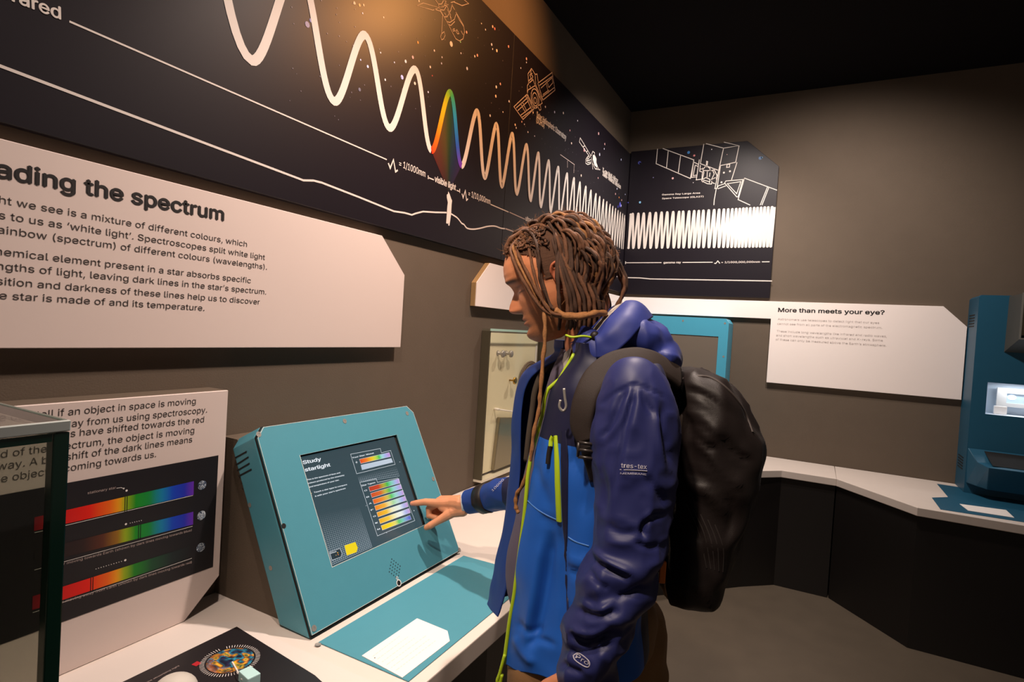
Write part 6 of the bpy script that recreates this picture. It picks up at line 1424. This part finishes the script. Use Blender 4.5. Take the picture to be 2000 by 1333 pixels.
# ================================================================== rucksack on his back
pack = thing('rucksack', 'bulging black rucksack worn on the back of the person in the blue jacket', 'rucksack', loc(X_of(1385, 950), 0, 1.2))
rows = []
for y, xl_, xr_, w in [(724, 1335, 1378, .06), (732, 1322, 1398, .10), (752, 1314, 1424, .125), (785, 1310, 1448, .14), (830, 1308, 1469, .15), (868, 1307, 1480, .152), (910, 1304, 1468, .152), (960, 1300, 1456, .150), (1010, 1297, 1442, .148), (1060, 1293, 1428, .146), (1100, 1291, 1415, .142), (1140, 1294, 1394, .128), (1162, 1302, 1372, .10), (1172, 1318, 1352, .06)]:
    z = pt(0.5*(xl_+xr_), y, -.02)[2]; X0, X1 = X_of(xl_, y, -.02), X_of(xr_, y, -.02); cx = (X0+X1)/2; a = (X1-X0)/2
    rows.append([loc(cx+a*np.sign(math.cos(t))*abs(math.cos(t))**(2/2.7), w*np.sign(math.sin(t))*abs(math.sin(t))**(2/2.7), z) for t in np.linspace(0, 2*math.pi, 30, endpoint=False)])
V, F, _ = grid(rows, True, True, (5, 3)); N = vnormals(V, F)
if np.mean(np.sum((V-V.mean(0))*N, axis=1)) < 0: N = -N; F = [f_[::-1] for f_ in F]
rid = (1-np.abs(vnoise(V*np.array([1, 1, 0.8]), 13, 14)))**2-0.45; r2 = vnoise(V, 36, 15)
V = V+N*(0.012*rid+0.003*r2)[:, None]
V = crease(V, N, [([(1335, 760), (1380, 775), (1430, 815)], 7, .008), ([(1322, 800), (1370, 815), (1410, 850)], 8, -.007), ([(1355, 850), (1375, 870), (1398, 880)], 6, .009), ([(1362, 862), (1385, 885), (1400, 905)], 6, -.007), ([(1410, 850), (1430, 880), (1470, 905)], 6, .008), ([(1395, 900), (1420, 930), (1452, 950)], 7, -.008), ([(1340, 920), (1385, 945), (1430, 985)], 8, .007), ([(1345, 955), (1380, 962), (1420, 1010)], 7, -.006), ([(1330, 1000), (1370, 1060), (1395, 1120)], 9, .007), ([(1430, 960), (1428, 1020), (1412, 1070)], 7, .006), ([(1320, 775), (1345, 830), (1350, 900)], 8, .006)])
mk('main_bag', V, F, M_PACK, pack, True); PBV = BVHTree.FromPolygons([Vector(x) for x in V], F)
drape_band([(1330, 742), (1380, 735), (1420, 760), (1452, 800), (1470, 845)], 0.005, 0.002, 'lid_seam', mat('black_piping', '#332a26', 0.7), pack, PBV)
for x in range(5): drape_band([(1340+x*14, 985+x*10), (1365+x*12, 1040+x*8), (1380+x*8, 1110+x*2)], 0.0022, 0.001, 'mesh_pocket_crease', mat('dark_piping', '#231c1a', 0.7), pack, PBV)
def strap(pts, w, th, name, m, parent, ref):
    P_ = spline([pt(*p[:3]) for p in pts], 7); ws = spline(np.array([[p[3]] for p in pts]), 7)[:, 0]; rows = []
    for i in range(len(P_)):
        t = unit(P_[min(i+1, len(P_)-1)]-P_[max(i-1, 0)]); n = P_[i]-ref(P_[i]); n = unit(n-t*(n@t)); s = np.cross(t, n); h = ws[i]/2
        rows.append([P_[i]+s*h*math.copysign(abs(math.cos(a))**0.5, math.cos(a))+n*th*math.copysign(abs(math.sin(a))**0.7, math.sin(a)) for a in np.linspace(0, 2*math.pi, 16, endpoint=False)])
    V, F, _ = grid(rows, True, True); return mk(name, V, F, m, parent, True)
axis = lambda p: loc(X_of(1205, 850), -0.03, min(p[2]-0.04, 1.40))
st1 = strap([(1325, 738, -.115, .055), (1302, 722, -.130, .05), (1272, 706, -.140, .052), (1236, 701, -.146, .052), (1198, 712, -.154, .054), (1168, 735, -.168, .054), (1149, 766, -.184, .050), (1139, 800, -.194, .048), (1136, 832, -.198, .044), (1144, 862, -.203, .032)], .06, .009, 'shoulder_strap', M_STRAP, pack, axis)
strap([(1144, 858, -.206, .026), (1148, 885, -.212, .024), (1153, 905, -.214, .022), (1163, 940, -.205, .022)], .02, .003, 'webbing', M_PACK, pack, axis)
bk_c = pt(1147, 880, -.222); m = MB()
for z_ in (-.013, 0.0, .013): m.add(*tube([bk_c+E1*(-.016)+E3*z_, bk_c+E1*.016+E3*(z_-0.002)], 0.0032, 8))
for x_ in (-.016, .016): m.add(*tube([bk_c+E1*x_+E3*.013, bk_c+E1*x_-E3*.013], 0.0032, 8))
m.build('buckle', mat('black_plastic', '#2a2422', 0.35), pack, True)
strap([(1160, 722, .115, .05), (1100, 716, .110, .05), (1064, 722, .090, .045), (1046, 760, .088, .04), (1040, 800, .092, .04), (1033, 850, .095, .036), (1028, 900, .1, .03)], .05, .007, 'shoulder_strap', cloth('olive_webbing', '#4a4036', 0.75), pack, lambda p: loc(X_of(1190, 850), 0.10, p[2]-0.03))
mk('orange_tab', *bev(box(-.006, .006, -.004, .004, -.018, .018), 0.003, 2), mat('orange_tab', '#d8701c', 0.5), pack) if False else None
oc = pt(1294, 1118, -.162); V = [oc+E1*a*.006+E2*b*.004+E3*c*.021 for a in (-1, 1) for b in (-1, 1) for c in (-1, 1)]
mk('pull_tab', *bev((V, [[0, 1, 3, 2], [4, 6, 7, 5], [0, 4, 5, 1], [2, 3, 7, 6], [0, 2, 6, 4], [1, 5, 7, 3]]), 0.003, 3), mat('orange_tab', '#d8701c', 0.5), pack)['label'] = 'orange pull tab'
cl_ = pt(1100, 782, -.20); mk('clip', *tube(spline([cl_+E3*.022, cl_+E1*.003+E3*.004, cl_+E1*.006-E3*.012, cl_+E1*.001-E3*.02, cl_-E1*.006-E3*.013, cl_-E1*.005], 5), 0.0026, 8), M_STEEL, pack, True)
drape_band([(1312, 735), (1322, 760), (1330, 800), (1326, 850)], 0.014, 0.003, 'side_webbing', M_STRAP, pack, PBV)
